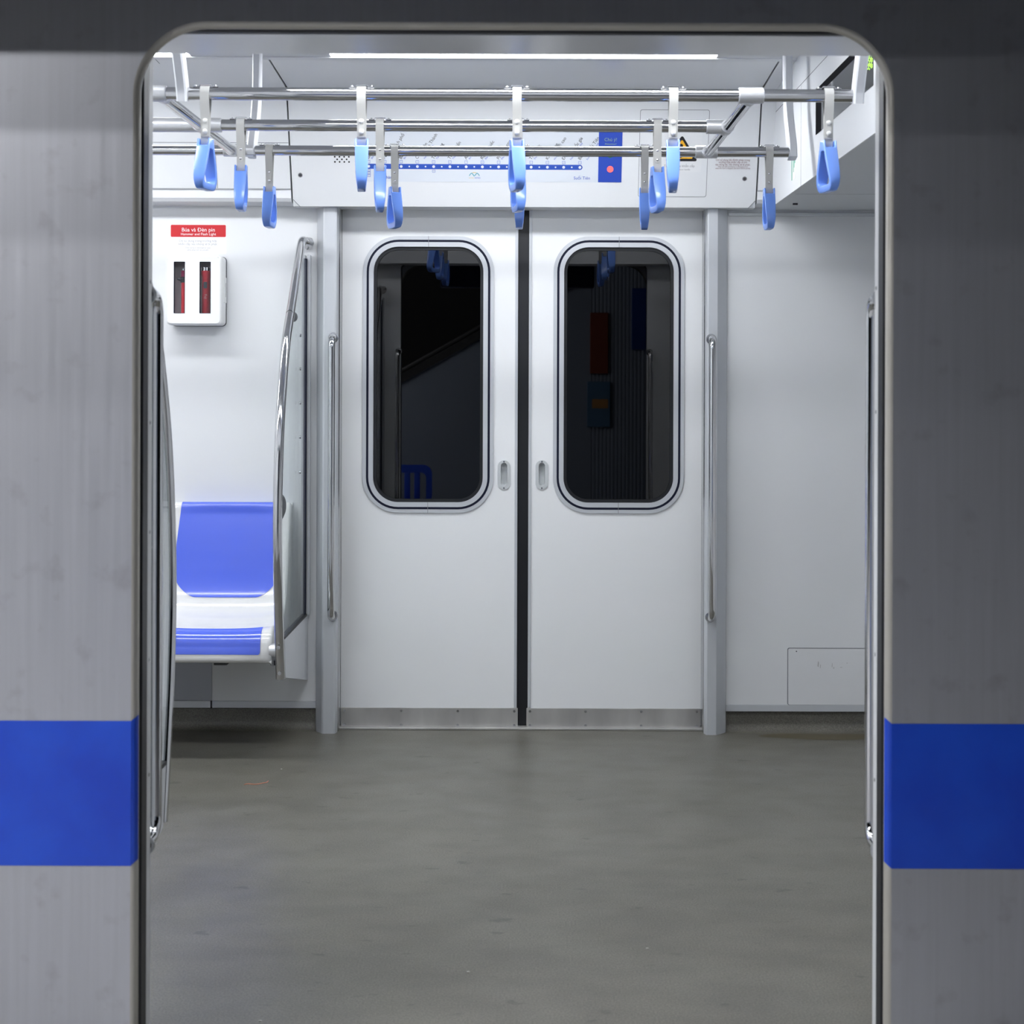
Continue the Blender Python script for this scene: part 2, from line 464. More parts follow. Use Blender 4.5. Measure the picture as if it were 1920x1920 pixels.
# ================================================================== SETTING
# floor
fl = obj('floor', B(XL, XR, 0.02, 2.96, -0.05, 0.0), FLOORM, smooth=0, kind='structure')
tag(fl, 'olive grey speckled vinyl floor with faint scuffs', 'floor')
st = bmesh.new()
a, b_ = P(1450, 1379, 2.7), P(1700, 1379, 2.7)
cx_, ry = (a.x + b_.x) / 2, 0.045
zc_ = hit(1560, 1381, Vector((0, 0, 0)), Vector((0, 0, 1)))
vs = [st.verts.new((zc_.x + 0.26*math.cos(t*2*PI/28), zc_.y + ry*math.sin(t*2*PI/28)*(1+0.25*math.sin(3*t*2*PI/28)), 0.0008)) for t in range(28)]
st.faces.new(vs)

# ceiling
ce = struct('ceiling', 'pale grey flat ceiling of the train car', 'ceiling')
obj('ceiling_panel', B(XL, XR, my(HT[0]) + 0.175, HT[0] - 0.175, ZC, ZC + 0.03), CEILM, ce, smooth=0)
obj('lamp_channel', B(XL, XR, HT[0] - 0.016, HT[0] + 0.02, ZC - 0.004, ZC + 0.03), CEILM, ce, smooth=0)
obj('lamp_channel', B(XL, XR, my(HT[0]) - 0.02, my(HT[0]) + 0.016, ZC - 0.004, ZC + 0.03), CEILM, ce, smooth=0)
bm = bmesh.new()                  # plain strips between the lamps of a row
LAMPS = [(-0.633, 0.591), (-2.294, -1.070), (-3.56, -2.731)]
GAPS = [(0.591, XR), (-1.070, -0.633), (-2.731, -2.294), (XL, -3.56)]
for y0, y1 in ((HT[0] - 0.175, HT[0] - 0.016), (my(HT[0]) + 0.016, my(HT[0]) + 0.175)):
    for x0, x1 in GAPS:
        obj('filler_strip', B(x0, x1, y0, y1, ZC, ZC + 0.03), CEILM, ce, smooth=0)
    obj('lamp_recess', B(XL, XR, y0, y1, ZC + 0.03, ZC + 0.04), CEILM, ce, smooth=0)

# far wall: body behind, panels beside the doorway, skirting
wb = struct('wall_back', 'white wall panelling on the far side of the car', 'wall', (0, YW, 0))
XPL, XPR = -0.757, 0.706
obj('wall_panel', B(XL, XPL + 0.02, YW, YW + 0.06, 0.105, 2.30), WALLW, wb, smooth=0)
obj('wall_panel', B(XPR - 0.02, XR, YW, YW + 0.06, 0.098, 2.30), WALLW, wb, smooth=0)
obj('door_lintel', B(XPL, XPR, YW, YW + 0.045, ZH + 0.001, 2.30), WHITE, wb, smooth=0)
obj('outer_skin', B(XL, XR, YW + 0.115, YW + 0.125, 2.20, 2.40), RUBBER, wb, smooth=0)
obj('skirting_strip', B(XPR - 0.02, XR, YW - 0.003, YW + 0.06, 0.074, 0.0975, bev=0.001), POSTM, wb, smooth=0)
obj('skirting_strip', B(XL, PX(397, YW), YW - 0.003, YW + 0.06, 0.080, 0.1045, bev=0.001), POSTM, wb, smooth=0)
obj('skirting_strip', B(PX(400, YW), XPL + 0.02, YW - 0.003, YW + 0.06, 0.080, 0.1045, bev=0.001), POSTM, wb, smooth=0)
obj('wall_top_trim', B(XPR, XR, YW - 0.012, YW, 1.835, 1.848, bev=0.003), GREYU, wb, smooth=0)
obj('lower_panel', B(XL, PX(399, YW - 0.004), YW - 0.004, YW, 0.106, 0.46), mat('lower_panel_steel', (0.30, 0.31, 0.34), 0.4, metal=0.6), wb, smooth=0)
# hatch in the wall beside the right post
fw = Frame((0, YW, 0), (1, 0, 0), (0, 0, 1))
hx0, hz1 = fw.px(1477, 1215); hx1, hz0 = hx0 + 0.55, 0.075
hatch = obj('hatch_panel', PR(rrect(hx0 + 0.0015, hx1, 0.0985, hz1 - 0.0015, 0.006), 'y', YW - 0.0022, YW + 0.01), WALLW, wb, smooth=0)
bm = bmesh.new()
fw.frame(bm, rrect(hx0 - 0.0012, hx1 + 0.0012, 0.0975, hz1 + 0.0012, 0.007), rrect(hx0 + 0.0012, hx1 - 0.0012, 0.0985, hz1 - 0.0012, 0.006), 0.0, 0.0027)
obj('hatch_joint', bm, GROOVE, wb, smooth=0)
x, z = fw.px(1493, 1221); obj('hatch_screw', disc(bmesh.new(), (x, YW - 0.0022, z), 0.0022), DKGREY, wb)

def coved_base(x0, x1):
    pts = [(YW + 0.05, -0.005), (YW + 0.05, 0.085)]
    pts = [(YW + 0.012, 0.076), (YW + 0.012, 0.030)] + [(YW + 0.012 - 0.03*(1-math.cos(t*PI/12)), 0.030 - 0.03*math.sin(t*PI/12)) for t in range(1, 7)] + [(YW + 0.05, -0.002), (YW + 0.05, 0.076)]
    return PR(pts, 'x', x0, x1)
bs = obj('baseboard_back', coved_base(XPR - 0.02, XR), FLOORM, kind='structure')
tag(bs, 'dark coved skirting under the wall panel with the hatch', 'skirting')
bs = obj('baseboard_back', coved_base(XL, XPL + 0.02), FLOORM, kind='structure')
tag(bs, 'dark coved skirting in the shade below the bench seat', 'skirting')

# coving above the wall, beside the header cover
def coving(x0, x1, mirror=False):
    pts = [(YW + 0.03, 1.862), (2.772, 1.872), (2.762, 1.884), (2.758, 1.912), (2.748, 1.916), (2.632, 2.246), (HT[0], ZC), (HT[0], ZC + 0.03), (YW + 0.08, ZC + 0.03)]
    if mirror: pts = [(my(y), z) for y, z in pts]
    return PR(pts, 'x', x0, x1)
HX0, HX1 = -0.830, 0.791
GAP = 0.0055
cv = struct('trim_1', 'white coving panels between the wall and the ceiling', 'coving')
cvl = obj('coving_panel', coving(XL, HX0 - GAP), WHITE, cv, smooth=0)
obj('coving_panel', coving(HX1 + GAP, XB + 0.02), WHITE, cv, smooth=0)
obj('coving_panel', coving(XL, HX0 - GAP, True), WHITE, cv, smooth=0)
obj('coving_panel', coving(HX1 + GAP, XB + 0.02, True), WHITE, cv, smooth=0)
obj('gap_backing', PR([(2.80, 1.89), (2.66, 2.25), (HT[0] + 0.04, ZC + 0.006), (HT[0] + 0.04, ZC + 0.04), (2.84, ZC + 0.04), (2.84, 1.89)], 'x', HX0 - 0.03, HX1 + 0.03), DARKG, cv, smooth=0)
# thin joints on the coving at the left
dirY, dirZ = 2.632 - 2.748, 2.246 - 1.916
fc = Frame((0, 2.748, 1.916), (1, 0, 0), (0, dirY, dirZ))
def line_on(fr, p, q, wd, m, par, name='panel_joint'):
    bm = bmesh.new(); (x0, y0), (x1, y1) = p, q
    L = math.hypot(x1-x0, y1-y0); nx, ny = -(y1-y0)/L*wd/2, (x1-x0)/L*wd/2
    fr.poly(bm, [(x0+nx, y0+ny), (x0-nx, y0-ny), (x1-nx, y1-ny), (x1+nx, y1+ny)], -0.001, 0.0004)
    return obj(name, bm, m, par, smooth=0)
_, y267 = fc.px(320, 267)
line_on(fc, (XL, y267), (HX0 - GAP, y267), 0.0018, GROOVE, cv)
x408, _ = fc.px(408, 350)
line_on(fc, (x408, 0.0), (x408, y267), 0.0018, GROOVE, cv)
fk = Frame((0, HT[0], ZC), (1, 0, 0), (0, HM[0]-HT[0], HM[1]-HT[1])); fk.n = -fk.n
x0k, y0k = fk.px(293, 113); x1k, y1k = fk.px(325, 145)
line_on(fk, (x0k, 0.0), (x1k, 0.39), 0.0025, GROOVE, cv)
line_on(fk, (XL, 0.384), (HX0 - GAP, 0.384), 0.002, GROOVE, cv)

# bulkhead over the gangway at the car end
bk = struct('wall_right', 'white overhead bulkhead at the end of the car', 'wall', (XB, MID, ZH))
obj('bulkhead_face', B(XB, XB + 0.004, my(HB[0]) - 0.02, HB[0] + 0.05, ZH, ZC + 0.03), WHITE, bk, smooth=0)
obj('bulkhead_underside', B(XB + 0.004, XR, my(HB[0]) - 0.05, YW + 0.02, ZH, ZH + 0.03), GREYU, bk, smooth=0)
obj('end_wall', B(XR, XR + 0.04, 0.05, YW + 0.1, -0.02, 2.3), WALLW, bk, smooth=0)
fb = Frame((XB, MID, 0), (0, -1, 0), (0, 0, 1))       # ex towards the camera, seen from inside the car
ya, za = fb.px(1546, 107); yb, zb = fb.px(1490, 168)
line_on(fb, (-1.25, 2.174), (1.25, 2.174), 0.0025, GROOVE, bk)
yv, _ = fb.px(1502, 250)
line_on(fb, (yv, ZH), (yv, 2.174), 0.0016, GROOVE, bk)
fu = Frame((0, 0, ZH), (1, 0, 0), (0, 1, 0)); fu.n = -fu.n
_, yu = fu.px(1560, 364)
line_on(fu, (XB + 0.02, yu), (XR, yu), 0.002, GROOVE, bk)
xs_, ys_ = fu.px(1491, 381)
obj('latch', B(xs_ - 0.008, xs_ + 0.008, ys_ - 0.004, ys_ + 0.004, ZH - 0.006, ZH), DKGREY, bk)

# left end wall of the stretch of car that is built
wl = obj('wall_left', B(XL - 0.04, XL, 0.05, YW + 0.1, -0.02, 2.31), WALLW, smooth=0, kind='structure')
tag(wl, 'white partition closing the far end of the car', 'wall')

# near side wall of the car: outer skin with the rounded doorway
wf = struct('wall_front', 'brushed stainless steel side of the car around the open doorway', 'wall', (0, 0, 0))
R0 = 0.118
def opening_path(o, zb=-0.95, n=14, R0=R0):
    """door opening outline grown by o: left bottom, up, over, right bottom -> (x,z)"""
    x0, x1, z1, r = OX0 - o, OX1 + o, OZ + o, R0 + o
    pts = [(x0, zb)]
    for k in range(n+1):
        a = PI - PI/2*k/n; pts.append((x0 + r + r*math.cos(a), z1 - r + r*math.sin(a)))
    for k in range(n+1):
        a = PI/2 - PI/2*k/n; pts.append((x1 - r + r*math.cos(a), z1 - r + r*math.sin(a)))
    pts.append((x1, zb)); return pts
LIP = 0.0115
def skin(y, xl=-3.6, xr=2.6, zt=2.75, zb=-0.95, o=LIP, r=R0):
    bm = bmesh.new(); op = opening_path(o, zb, 14, r); n = len(op)
    V = [bm.verts.new((x, y, z)) for x, z in op]
    h = n // 2
    tl, tr = bm.verts.new((xl, y, zt)), bm.verts.new((xr, y, zt))
    bl, br = bm.verts.new((xl, y, zb)), bm.verts.new((xr, y, zb))
    bm.faces.new((bl, V[0], V[1], tl))
    for i in range(1, h - 1): bm.faces.new((tl, V[i], V[i+1]))
    bm.faces.new((tl, V[h-1], V[h], tr))
    for i in range(h, n-2): bm.faces.new((tr, V[i], V[i+1]))
    bm.faces.new((tr, V[n-2], V[n-1], br))
    return bm
o = obj('outer_panel', skin(0.0), STEEL, wf, smooth=0)
def strip(sec, zb=-0.95, r=R0):
    bm = bmesh.new()
    loft(bm, [[(x, y, z) for x, z in opening_path(of, zb, 14, r)] for of, y in sec], closed=False)
    return bm
lip_sec = [(LIP * (1 - math.sin(k*PI/12)), 0.013 * (1 - math.cos(k*PI/12))) for k in range(7)]
obj('opening_lip', strip(lip_sec), LIPM, wf, smooth=60)
obj('door_seal', strip([(0, 0.013), (0.004, 0.014), (0.004, 0.030), (-0.0005, 0.032), (-0.0005, 0.068), (0.003, 0.070)], r=0.02), RUBBER, wf, smooth=30)
obj('door_reveal', strip([(0.003, 0.070), (0.0, 0.071), (0.0, 0.100)], zb=-0.03, r=0.02), mat('reveal_aluminium', (0.60, 0.61, 0.62), 0.45), wf, smooth=30)
obj('inner_panel', skin(0.100, xl=XL, xr=XR, zt=2.30, zb=0.0, o=0.0, r=0.02), WALLW, wf, smooth=0)
# small screws along the reveal
for u, v, s in ((284, 531, -1), (284, 795, -1), (284, 1000, -1), (284, 1240, -1), (284, 1455, -1), (1644, 538, 1), (1644, 770, 1), (1644, 1225, 1), (1644, 1460, 1)):
    xx = OX0 if s < 0 else OX1
    z = PZ(v, 0.085)
    obj('reveal_screw', disc(bmesh.new(), (xx, 0.085, z), 0.0035, depth=0.0012 * -s, ax='x'), SATIN, wf)
# blue band on the skin, wrapping onto the lip
zs1, zs0 = PZ(1354.5, 0, 992), PZ(1626, 0, 992)
obj('blue_stripe', B(-3.6, OX0 - LIP + 0.001, -0.0012, 0.001, zs0, zs1), BLUES, wf, smooth=0)
obj('blue_stripe', B(OX1 + LIP - 0.001, 2.6, -0.0012, 0.001, zs0, zs1), BLUES, wf, smooth=0)
def stripe_wrap(s):
    bm = bmesh.new(); L = []
    for of, y in lip_sec[:6]:
        x = (OX0 - of) if s < 0 else (OX1 + of)
        x += 0.0006 * (-s); k = (LIP - of) / LIP
        L.append([(x, y - 0.0006, zs0 + 0.010*k), (x, y - 0.0006, zs1 + 0.010*k)])
    loft(bm, L, closed=False); return bm
obj('stripe_edge', stripe_wrap(-1), BLUES, wf, smooth=60)
obj('stripe_edge', stripe_wrap(1), BLUES, wf, smooth=60)

# posts either side of the far doorway
tp = struct('trim_2', 'grey aluminium post between bench wall and far doors', 'post', (-0.70, 2.82, 0))
obj('post_body', PR([(-0.757, YW + 0.01), (-0.752, YW - 0.012), (-0.728, 2.803), (-0.722, 2.80), (-0.686, 2.80), (-0.680, 2.803), (-0.676, 2.825), (-0.676, 2.93), (-0.757, 2.93)], 'z', 0.0, ZH), POSTM, tp, smooth=20)
obj('post_edge_strip', PR([(-0.676, 2.835), (-0.6725, 2.84), (-0.6725, 2.895), (-0.676, 2.895)], 'z', 0.0, ZH), SATIN, tp, smooth=20)
tp2 = struct('trim_3', 'grey aluminium post between far doors and hatch wall', 'post', (0.66, 2.82, 0))
obj('post_body', PR([(0.706, YW + 0.01), (0.701, YW - 0.012), (0.683, 2.818), (0.664, 2.801), (0.632, 2.80), (0.628, 2.804), (0.624, 2.825), (0.624, 2.93), (0.706, 2.93)], 'z', 0.0, ZH), POSTM, tp2, smooth=20)
obj('post_edge_strip', PR([(0.624, 2.835), (0.6205, 2.84), (0.6205, 2.895), (0.624, 2.895)], 'z', 0.0, ZH), SATIN, tp2, smooth=20)
th = obj('trim_4', B(-0.676, 0.624, 2.865, 2.95, 0.0, 0.0085, bev=0.002), KICK, smooth=0, kind='structure')
tag(th, 'worn steel threshold strip under the closed doors', 'threshold')

# ------------------------------------------------------------------ far doors
fd = Frame((0, YD, 0), (1, 0, 0), (0, 0, 1))
XG = PX(980.5, YD, 900)
def door(name, label, x0, x1, win_u, edge, hu):
    """x0..x1 leaf, edge: side of the meeting rubber (+1 right, -1 left)"""
    d = struct(name, label, 'door', ((x0+x1)/2, YD, 0.01))
    (ua, va, ub, vb) = win_u
    gx0, gz1 = fd.px(ua, va); gx1, gz0 = fd.px(ub, vb)
    cx, cz = (gx0+gx1)/2, (gz0+gz1)/2
    hole = rrect(gx0 - 0.004, gx1 + 0.004, gz0 - 0.004, gz1 + 0.004, 0.090, 10)
    hx, hz1 = fd.px(hu, 863); _, hz0 = fd.px(hu, 918)
    xs_m = hx - edge * 0.0265
    bm = bmesh.new()
    ma, mb = (x0, xs_m) if edge > 0 else (xs_m, x1)
    sa_, sb_ = (xs_m, x1) if edge > 0 else (x0, xs_m)
    holed_panel(bm, ma, mb, 0.012, 1.93, hole, YD, YD + 0.035, 10)
    holed_panel(bm, sa_, sb_, 0.012, 1.93, rrect(hx - 0.0125, hx + 0.0125, hz0 + 0.013, hz1 - 0.008, 0.0124, 10), YD, YD + 0.035, 10)
    leaf = obj('door_leaf', bm, mat('door_white', (0.86, 0.872, 0.885), 0.28, coat=0.15), d, smooth=0)
    L = lambda g, r: rrect(gx0 - g, gx1 + g, gz0 - g, gz1 + g, r, 12)
    bm = bmesh.new(); ring(bm, L(0.038, 0.127), L(0.024, 0.113), YD - 0.005, YD + 0.001)
    fr = obj('window_frame', bm, RINGM, d, smooth=30)
    bm = bmesh.new(); ring(bm, L(0.0250, 0.1140), L(0.0165, 0.1055), YD - 0.0054, YD + 0.001)
    obj('frame_gasket', bm, NAVY, fr, smooth=30)
    bm = bmesh.new(); ring(bm, L(0.0168, 0.1058), L(0.0, 0.089), YD - 0.006, YD + 0.004)
    obj('inner_frame', bm, RINGM, fr, smooth=30)
    bm = bmesh.new(); ring(bm, L(0.001, 0.090), L(-0.011, 0.078), YD + 0.003, YD + 0.03)
    obj('glazing_rubber', bm, RUBBER, fr, smooth=30)
    for zz in (gz1 + 0.019, gz0 - 0.019):
        obj('frame_joint', B(cx - 0.0008, cx + 0.0008, YD - 0.0064, YD, zz - 0.019, zz + 0.019), GROOVE, fr, smooth=0)
    obj('window_pane', PR(L(0.0, 0.089), 'y', YD + 0.012, YD + 0.018), WGLASS, d, smooth=0)
    # meeting edge: grey strip and black rubber
    xe = x1 if edge > 0 else x0
    s = edge
    g0, g1 = sorted((xe, xe - s*0.010))
    obj('edge_strip', B(g0, g1, YD - 0.004, YD + 0.035, 0.075, 1.93, bev=0.001), RINGM, d, smooth=0)
    r0, r1 = sorted((xe, xe + s*0.0195))
    obj('edge_rubber', PR([(r0, YD + 0.004), (r1, YD + 0.004), (r1, YD + 0.03), (r0, YD + 0.03)], 'z', 0.012, 1.93), RUBBER, d, smooth=0)
    # kick plate
    zk1, zk0 = PZ(1327.5, YD), PZ(1366, YD)
    kx0, kx1 = (x0 + 0.002, x1 + 0.004) if edge > 0 else (x0 - 0.004, x1 - 0.002)
    kp = obj('kick_plate', B(kx0, kx1, YD - 0.003, YD, zk0, zk1, bev=0.0008), KICK, d, smooth=0)
    W = kx1 - kx0
    for i in range(4):
        xx = kx0 + W*(0.02 + 0.96*i/3) if i in (0, 3) else kx0 + W*(0.02 + 0.96*i/3)
        for zz in (zk1 - 0.011, zk0 + 0.012):
            obj('screw', disc(bmesh.new(), (xx, YD - 0.003, zz), 0.0045, 10, 0.0015), SATIN, kp)
    # recessed pull
    Lo = rrect(hx - 0.0225, hx + 0.0225, hz0, hz1, 0.0224, 10)
    Li = rrect(hx - 0.0115, hx + 0.0115, hz0 + 0.014, hz1 - 0.009, 0.0114, 10)
    bm = bmesh.new(); ring(bm, Lo, Li, YD - 0.0035, YD + 0.001)
    pl = obj('recessed_pull', bm, mat('pull_zinc', (0.62, 0.645, 0.655), 0.4, metal=0.25), d, smooth=30)
    bm = bmesh.new()
    Ls = [(x, z) for x, z in Li]
    R = loft(bm, [[(x, YD - 0.0033, z) for x, z in Ls], [(hx + (x-hx)*0.97, YD + 0.010, z) for x, z in Ls], [(hx + (x-hx)*0.80, YD + 0.016, (hz0+hz1)/2 + (z-(hz0+hz1)/2)*0.93) for x, z in Ls]])
    bm.faces.new(R[-1])
    obj('pull_cup', bm, MATS['pull_zinc'], pl, smooth=40)
    for zz in (hz1 - 0.0045, hz0 + 0.0055): obj('screw', disc(bmesh.new(), (hx, YD - 0.0035, zz), 0.0028, 8, 0.001), SATIN, pl)
    return d
door('door_1', 'white sliding door leaf beside the bench seat with its tall dark window', -0.672, XG - 0.0195, (701, 462.5, 905, 942), 1, 945)
door('door_2', 'white sliding door leaf beside the hatch wall with its tall dark window', XG + 0.0195, 0.6205, (1058, 463.5, 1262, 943), -1, 1016)

bm = bmesh.new()
for u, v, w_, h_ in ((1534, 1245, 3, 12), (1538, 1249, 1.5, 8), (1560, 1247, 1.5, 9), (1563, 1252, 2, 4), (1577, 1251, 6, 1.2), (1588, 1243, 2.5, 1.5)):
    x, z = fw.px(u, v); a_, c_ = w_/1050, h_/1050
    fw.poly(bm, [(x - a_, z - c_*0.6), (x + a_*0.4, z - c_), (x + a_, z + c_*0.5), (x - a_*0.3, z + c_)], 0.0022, 0.0026)
o = obj('rub_marks', bm, mat('rub_mark_grey', (0.50, 0.50, 0.50), 0.5), wb, smooth=0); o['kind'] = 'stuff'

# ================================================================== CEILING LAMPS
def ceiling_lamp(label, x0, x1, y0, y1):
    t = thing('ceiling_lamp', label, 'lamp', ((x0+x1)/2, (y0+y1)/2, ZC), 'lamp strips in the ceiling')
    obj('diffuser', B(x0 + 0.003, x1 - 0.003, y0 + 0.004, y1 - 0.004, ZC + 0.001, ZC + 0.012, bev=0.003), LAMPM, t, smooth=0)
    bm = bmesh.new()
    for a in ((x0, x1, y0, y0 + 0.004), (x0, x1, y1 - 0.004, y1), (x0, x0 + 0.003, y0, y1), (x1 - 0.003, x1, y0, y1)):
        box(bm, *a, ZC - 0.001, ZC + 0.015)
    obj('housing', bm, CEILM, t, smooth=0)
LLAB = ['glowing white lamp strip in the ceiling above the closed far doors', 'glowing white lamp strip in the ceiling above the bench seat', 'glowing lamp strip above the far end of the bench']
for i, (x0, x1) in enumerate(LAMPS): ceiling_lamp(LLAB[i], x0, x1, HT[0] - 0.175, HT[0] - 0.016)
LLAB = ['glowing lamp strip hidden above the open doorway', 'glowing lamp strip hidden above the near side bench', 'glowing lamp strip hidden in the near row at the car end']
for i, (x0, x1) in enumerate(LAMPS): ceiling_lamp(LLAB[i], x0, x1, my(HT[0]) + 0.016, my(HT[0]) + 0.175)

HB_FAR, ZH_FAR = HB, ZH
# ================================================================== DOOR HEADER COVERS
def header(label, mirror=False):
    f = my if mirror else (lambda y: y)
    HB, ZH = ((my(0.214), 1.867), 1.867) if mirror else (HB_FAR, ZH_FAR)
    t = thing('door_header_cover', label, 'panel', ((HX0+HX1)/2, f(2.70), ZH))
    yb_ = my(0.045) if mirror else YW - 0.001
    pts = [(f(y), z) for y, z in (HB, HM, HT, (HT[0], ZC + 0.02), (yb_, ZC + 0.02), (yb_, ZH))]
    bm = bmesh.new()
    # lower corners of the cover are clipped
    cut = 0.02
    A = []
    prism(bm, pts, 'x', HX0, HX1)
    o = obj('cover_body', bm, WHITE, t, smooth=0)
    return t, o
hd, hd_body = header('white cover panel above the far doors carrying the route map')
nh, _ = header('white cover panel over the open near doorway, seen from below', True)
fh = Frame((0, HB[0], HB[1]), (1, 0, 0), (0, HM[0]-HB[0], HM[1]-HB[1]))
# clip the two lower corners by a dark-edged chamfer piece
for s, xx in ((1, HX0), (-1, HX1)):
    obj('corner_joint', PR([(xx, ZH + 0.022), (xx + s*0.022, ZH - 0.0005), (xx + s*0.0245, ZH - 0.0005), (xx + s*0.0015, ZH + 0.024)], 'y', HB[0] - 0.009, HB[0] + 0.01), GROOVE, hd, smooth=0)
line_on(fh, (HX0, 0.408), (HX1, 0.408), 0.0016, GROOVE, hd, 'cover_joint')
# speaker holes
sg = bmesh.new()
gx, gy = fh.px(628, 303.5)
stp = 8.85 / 541
for row in range(5):
    for k in range(4 if row % 2 == 0 else 3):
        fh.circle(sg, gx + (k + (0.5 if row % 2 else 0)) * stp, gy + row * stp * 0.55, 0.0030, -0.001, 0.0006, 10)
o = obj('speaker_holes', sg, DARKG, hd, smooth=0); o['kind'] = 'stuff'
for u, v in ((563, 328), (1396, 335)):
    x, y = fh.px(u, v)
    bm = bmesh.new(); fh.circle(bm, x, y, 0.0078, -0.001, 0.002, 18)
    lk = obj('cover_lock', bm, SATIN, hd)
    bm = bmesh.new(); fh.circle(bm, x, y, 0.0055, 0.002, 0.0025, 16); lk2 = obj('lock_core', bm, mat('lock_dark', (0.16, 0.16, 0.17), 0.4, metal=0.7), lk)
    bm = bmesh.new(); fh.poly(bm, [(x-0.0045, y-0.0008), (x+0.0045, y-0.0008), (x+0.0045, y+0.0008), (x-0.0045, y+0.0008)], 0.0025, 0.003); obj('lock_slot', bm, DARKG, lk, smooth=0)
# emergency hatch outline on the cover
x1h, y0h = fh.px(1324, 369.5); x0h, _ = fh.px(1196, 369)
y1h = 0.345
bm = bmesh.new(); fh.frame(bm, rrect(x0h, x1h, y0h, y1h, 0.008), rrect(x0h + 0.0016, x1h - 0.0016, y0h + 0.0016, y1h - 0.0016, 0.007), -0.001, 0.0008)
obj('hatch_joint', bm, GROOVE, hd, smooth=0)
bm = bmesh.new(); fh.poly(bm, rrect(x0h + 0.0016, x1h - 0.0016, y0h + 0.0016, y1h - 0.0016, 0.007), -0.001, 0.0005)
obj('hatch_lid', bm, WHITE, hd, smooth=0)

# ------------------------------------------------------------------ route map sticker
S = 541.0
O = Vector(fh.O)
mp = thing('route_map', 'pale blue route map sticker with a blue line of stations above the doors', 'map', fh.at(*fh.px(905, 330)))
bx0, by0 = fh.px(686, 340.5); bx1, _ = fh.px(1121, 341); _, by1 = fh.px(900, 226)
bm = bmesh.new(); fh.poly(bm, [(bx0, by0), (bx1, by0), (bx1, by1), (bx0, by1)], 0.0, 0.0006); flat('sticker', bm, MAPP, mp)
lx0, ly = fh.px(691.3, 311.6); lx1, ly2 = fh.px(1087.3, 313.8)
STEP = (lx1 - lx0) / 13
hw_ = 0.0090
bm = bmesh.new()
cap = [(lx1 + hw_*1.0*math.cos(a), ly2 + hw_*math.sin(a)) for a in [(-PI/2 + PI*k/10) for k in range(11)]]
cap2 = [(lx0 + hw_*math.cos(a), ly + hw_*math.sin(a)) for a in [(PI/2 + PI*k/10) for k in range(11)]]
fh.poly(bm, cap + cap2, 0.0006, 0.0010); flat('route_line', bm, MAPB, mp)
bm = bmesh.new(); bnum = bmesh.new(); bbox_ = bmesh.new()
for k in range(14):
    x = lx0 + STEP*k; y = ly + (ly2-ly)*k/13
    fh.circle(bm, x, y, 0.0050, 0.001, 0.0013, 14)
    if k < 13: fh.circle(bm, x + STEP/2, y, 0.0030, 0.001, 0.0013, 10)
    bx, by = x, y + 0.0165
    fh.frame(bbox_, rrect(bx - 0.0055, bx + 0.0055, by - 0.0055, by + 0.0055, 0.002, 3), rrect(bx - 0.0046, bx + 0.0046, by - 0.0046, by + 0.0046, 0.0015, 3), 0.0006, 0.0011)
    fh.text(bnum, str(k+1), bx, by - 0.0022, 0.0062, align='CENTER')
for k, ys in ((0, (0.014, 0.0235, 0.033)), (4, (0.0165,))):
    x = lx0 + STEP*k
    for d_ in ys:
        fh.frame(bbox_, rrect(x - 0.0055, x + 0.0055, ly - d_ - 0.0045, ly - d_ + 0.0045, 0.0015, 3), rrect(x - 0.0046, x + 0.0046, ly - d_ - 0.0036, ly - d_ + 0.0036, 0.001, 3), 0.0006, 0.0011)
        fh.text(bnum, '2' if k == 4 else '1', x, ly - d_ - 0.002, 0.0055, align='CENTER')
flat('station_dots', bm, PAPER, mp)['kind'] = 'stuff'
flat('number_boxes', bbox_, INKB, mp)['kind'] = 'stuff'
text_obj('station_numbers', bnum, INKG, mp)['kind'] = 'stuff'
NAMES = [('Bến Thành', 'Ben Thanh'), ('Nhà hát\nThành phố', 'Opera House'), ('Ba Son', 'Ba Son'), ('Công viên\nVăn Thánh', 'Van Thanh Park'), ('Tân Cảng', 'Tan Cang'), ('Thảo Điền', 'Thao Dien'), ('An Phú', 'An Phu'), ('Rạch Chiếc', 'Rach Chiec'), ('Phước Long', 'Phuoc Long'), ('Bình Thái', 'Binh Thai'), ('Thủ Đức', 'Thu Duc'), ('Khu Công\nnghệ cao', 'Hi-tech Park'), ('Đại học\nQuốc gia', 'National University'), ('Bến xe\nSuối Tiên', 'Suoi Tien Terminal')]
be = bmesh.new()
ANG = math.radians(57)
for k, (vn, en) in enumerate(NAMES):
    x = lx0 + STEP*k; y = ly + (ly2-ly)*k/13 + 0.025
    bv = bmesh.new()
    parts = vn.split('\n')
    for i, ptxt in enumerate(parts):
        al, pe = 0.040*i, 0.012*i
        fh.text(bv, ptxt, x + 0.001 + al*math.cos(ANG) + pe*math.sin(ANG), y + al*math.sin(ANG) - pe*math.cos(ANG), 0.0162, ANG, bold=0.00035)
    text_obj('station_name', bv, INK, mp)
    fh.text(be, en, x + (0.026 if len(parts) > 1 else 0.013), y, 0.0092, ANG)
text_obj('station_names_english', be, INKB, mp)['kind'] = 'stuff'
bm = bmesh.new()
x, y = fh.px(1091, 336.4); fh.text(bm, 'Suối Tiên', x, y, 0.0150, align='CENTER', bold=0.0002); text_obj('terminus_name', bm, INKB, mp); bm = bmesh.new()
x, y = fh.px(722, 334.8); fh.text(bm, 'Bến Thành', x, y, 0.0150, align='CENTER', bold=0.0002)
text_obj('terminus_name', bm, INKB, mp)
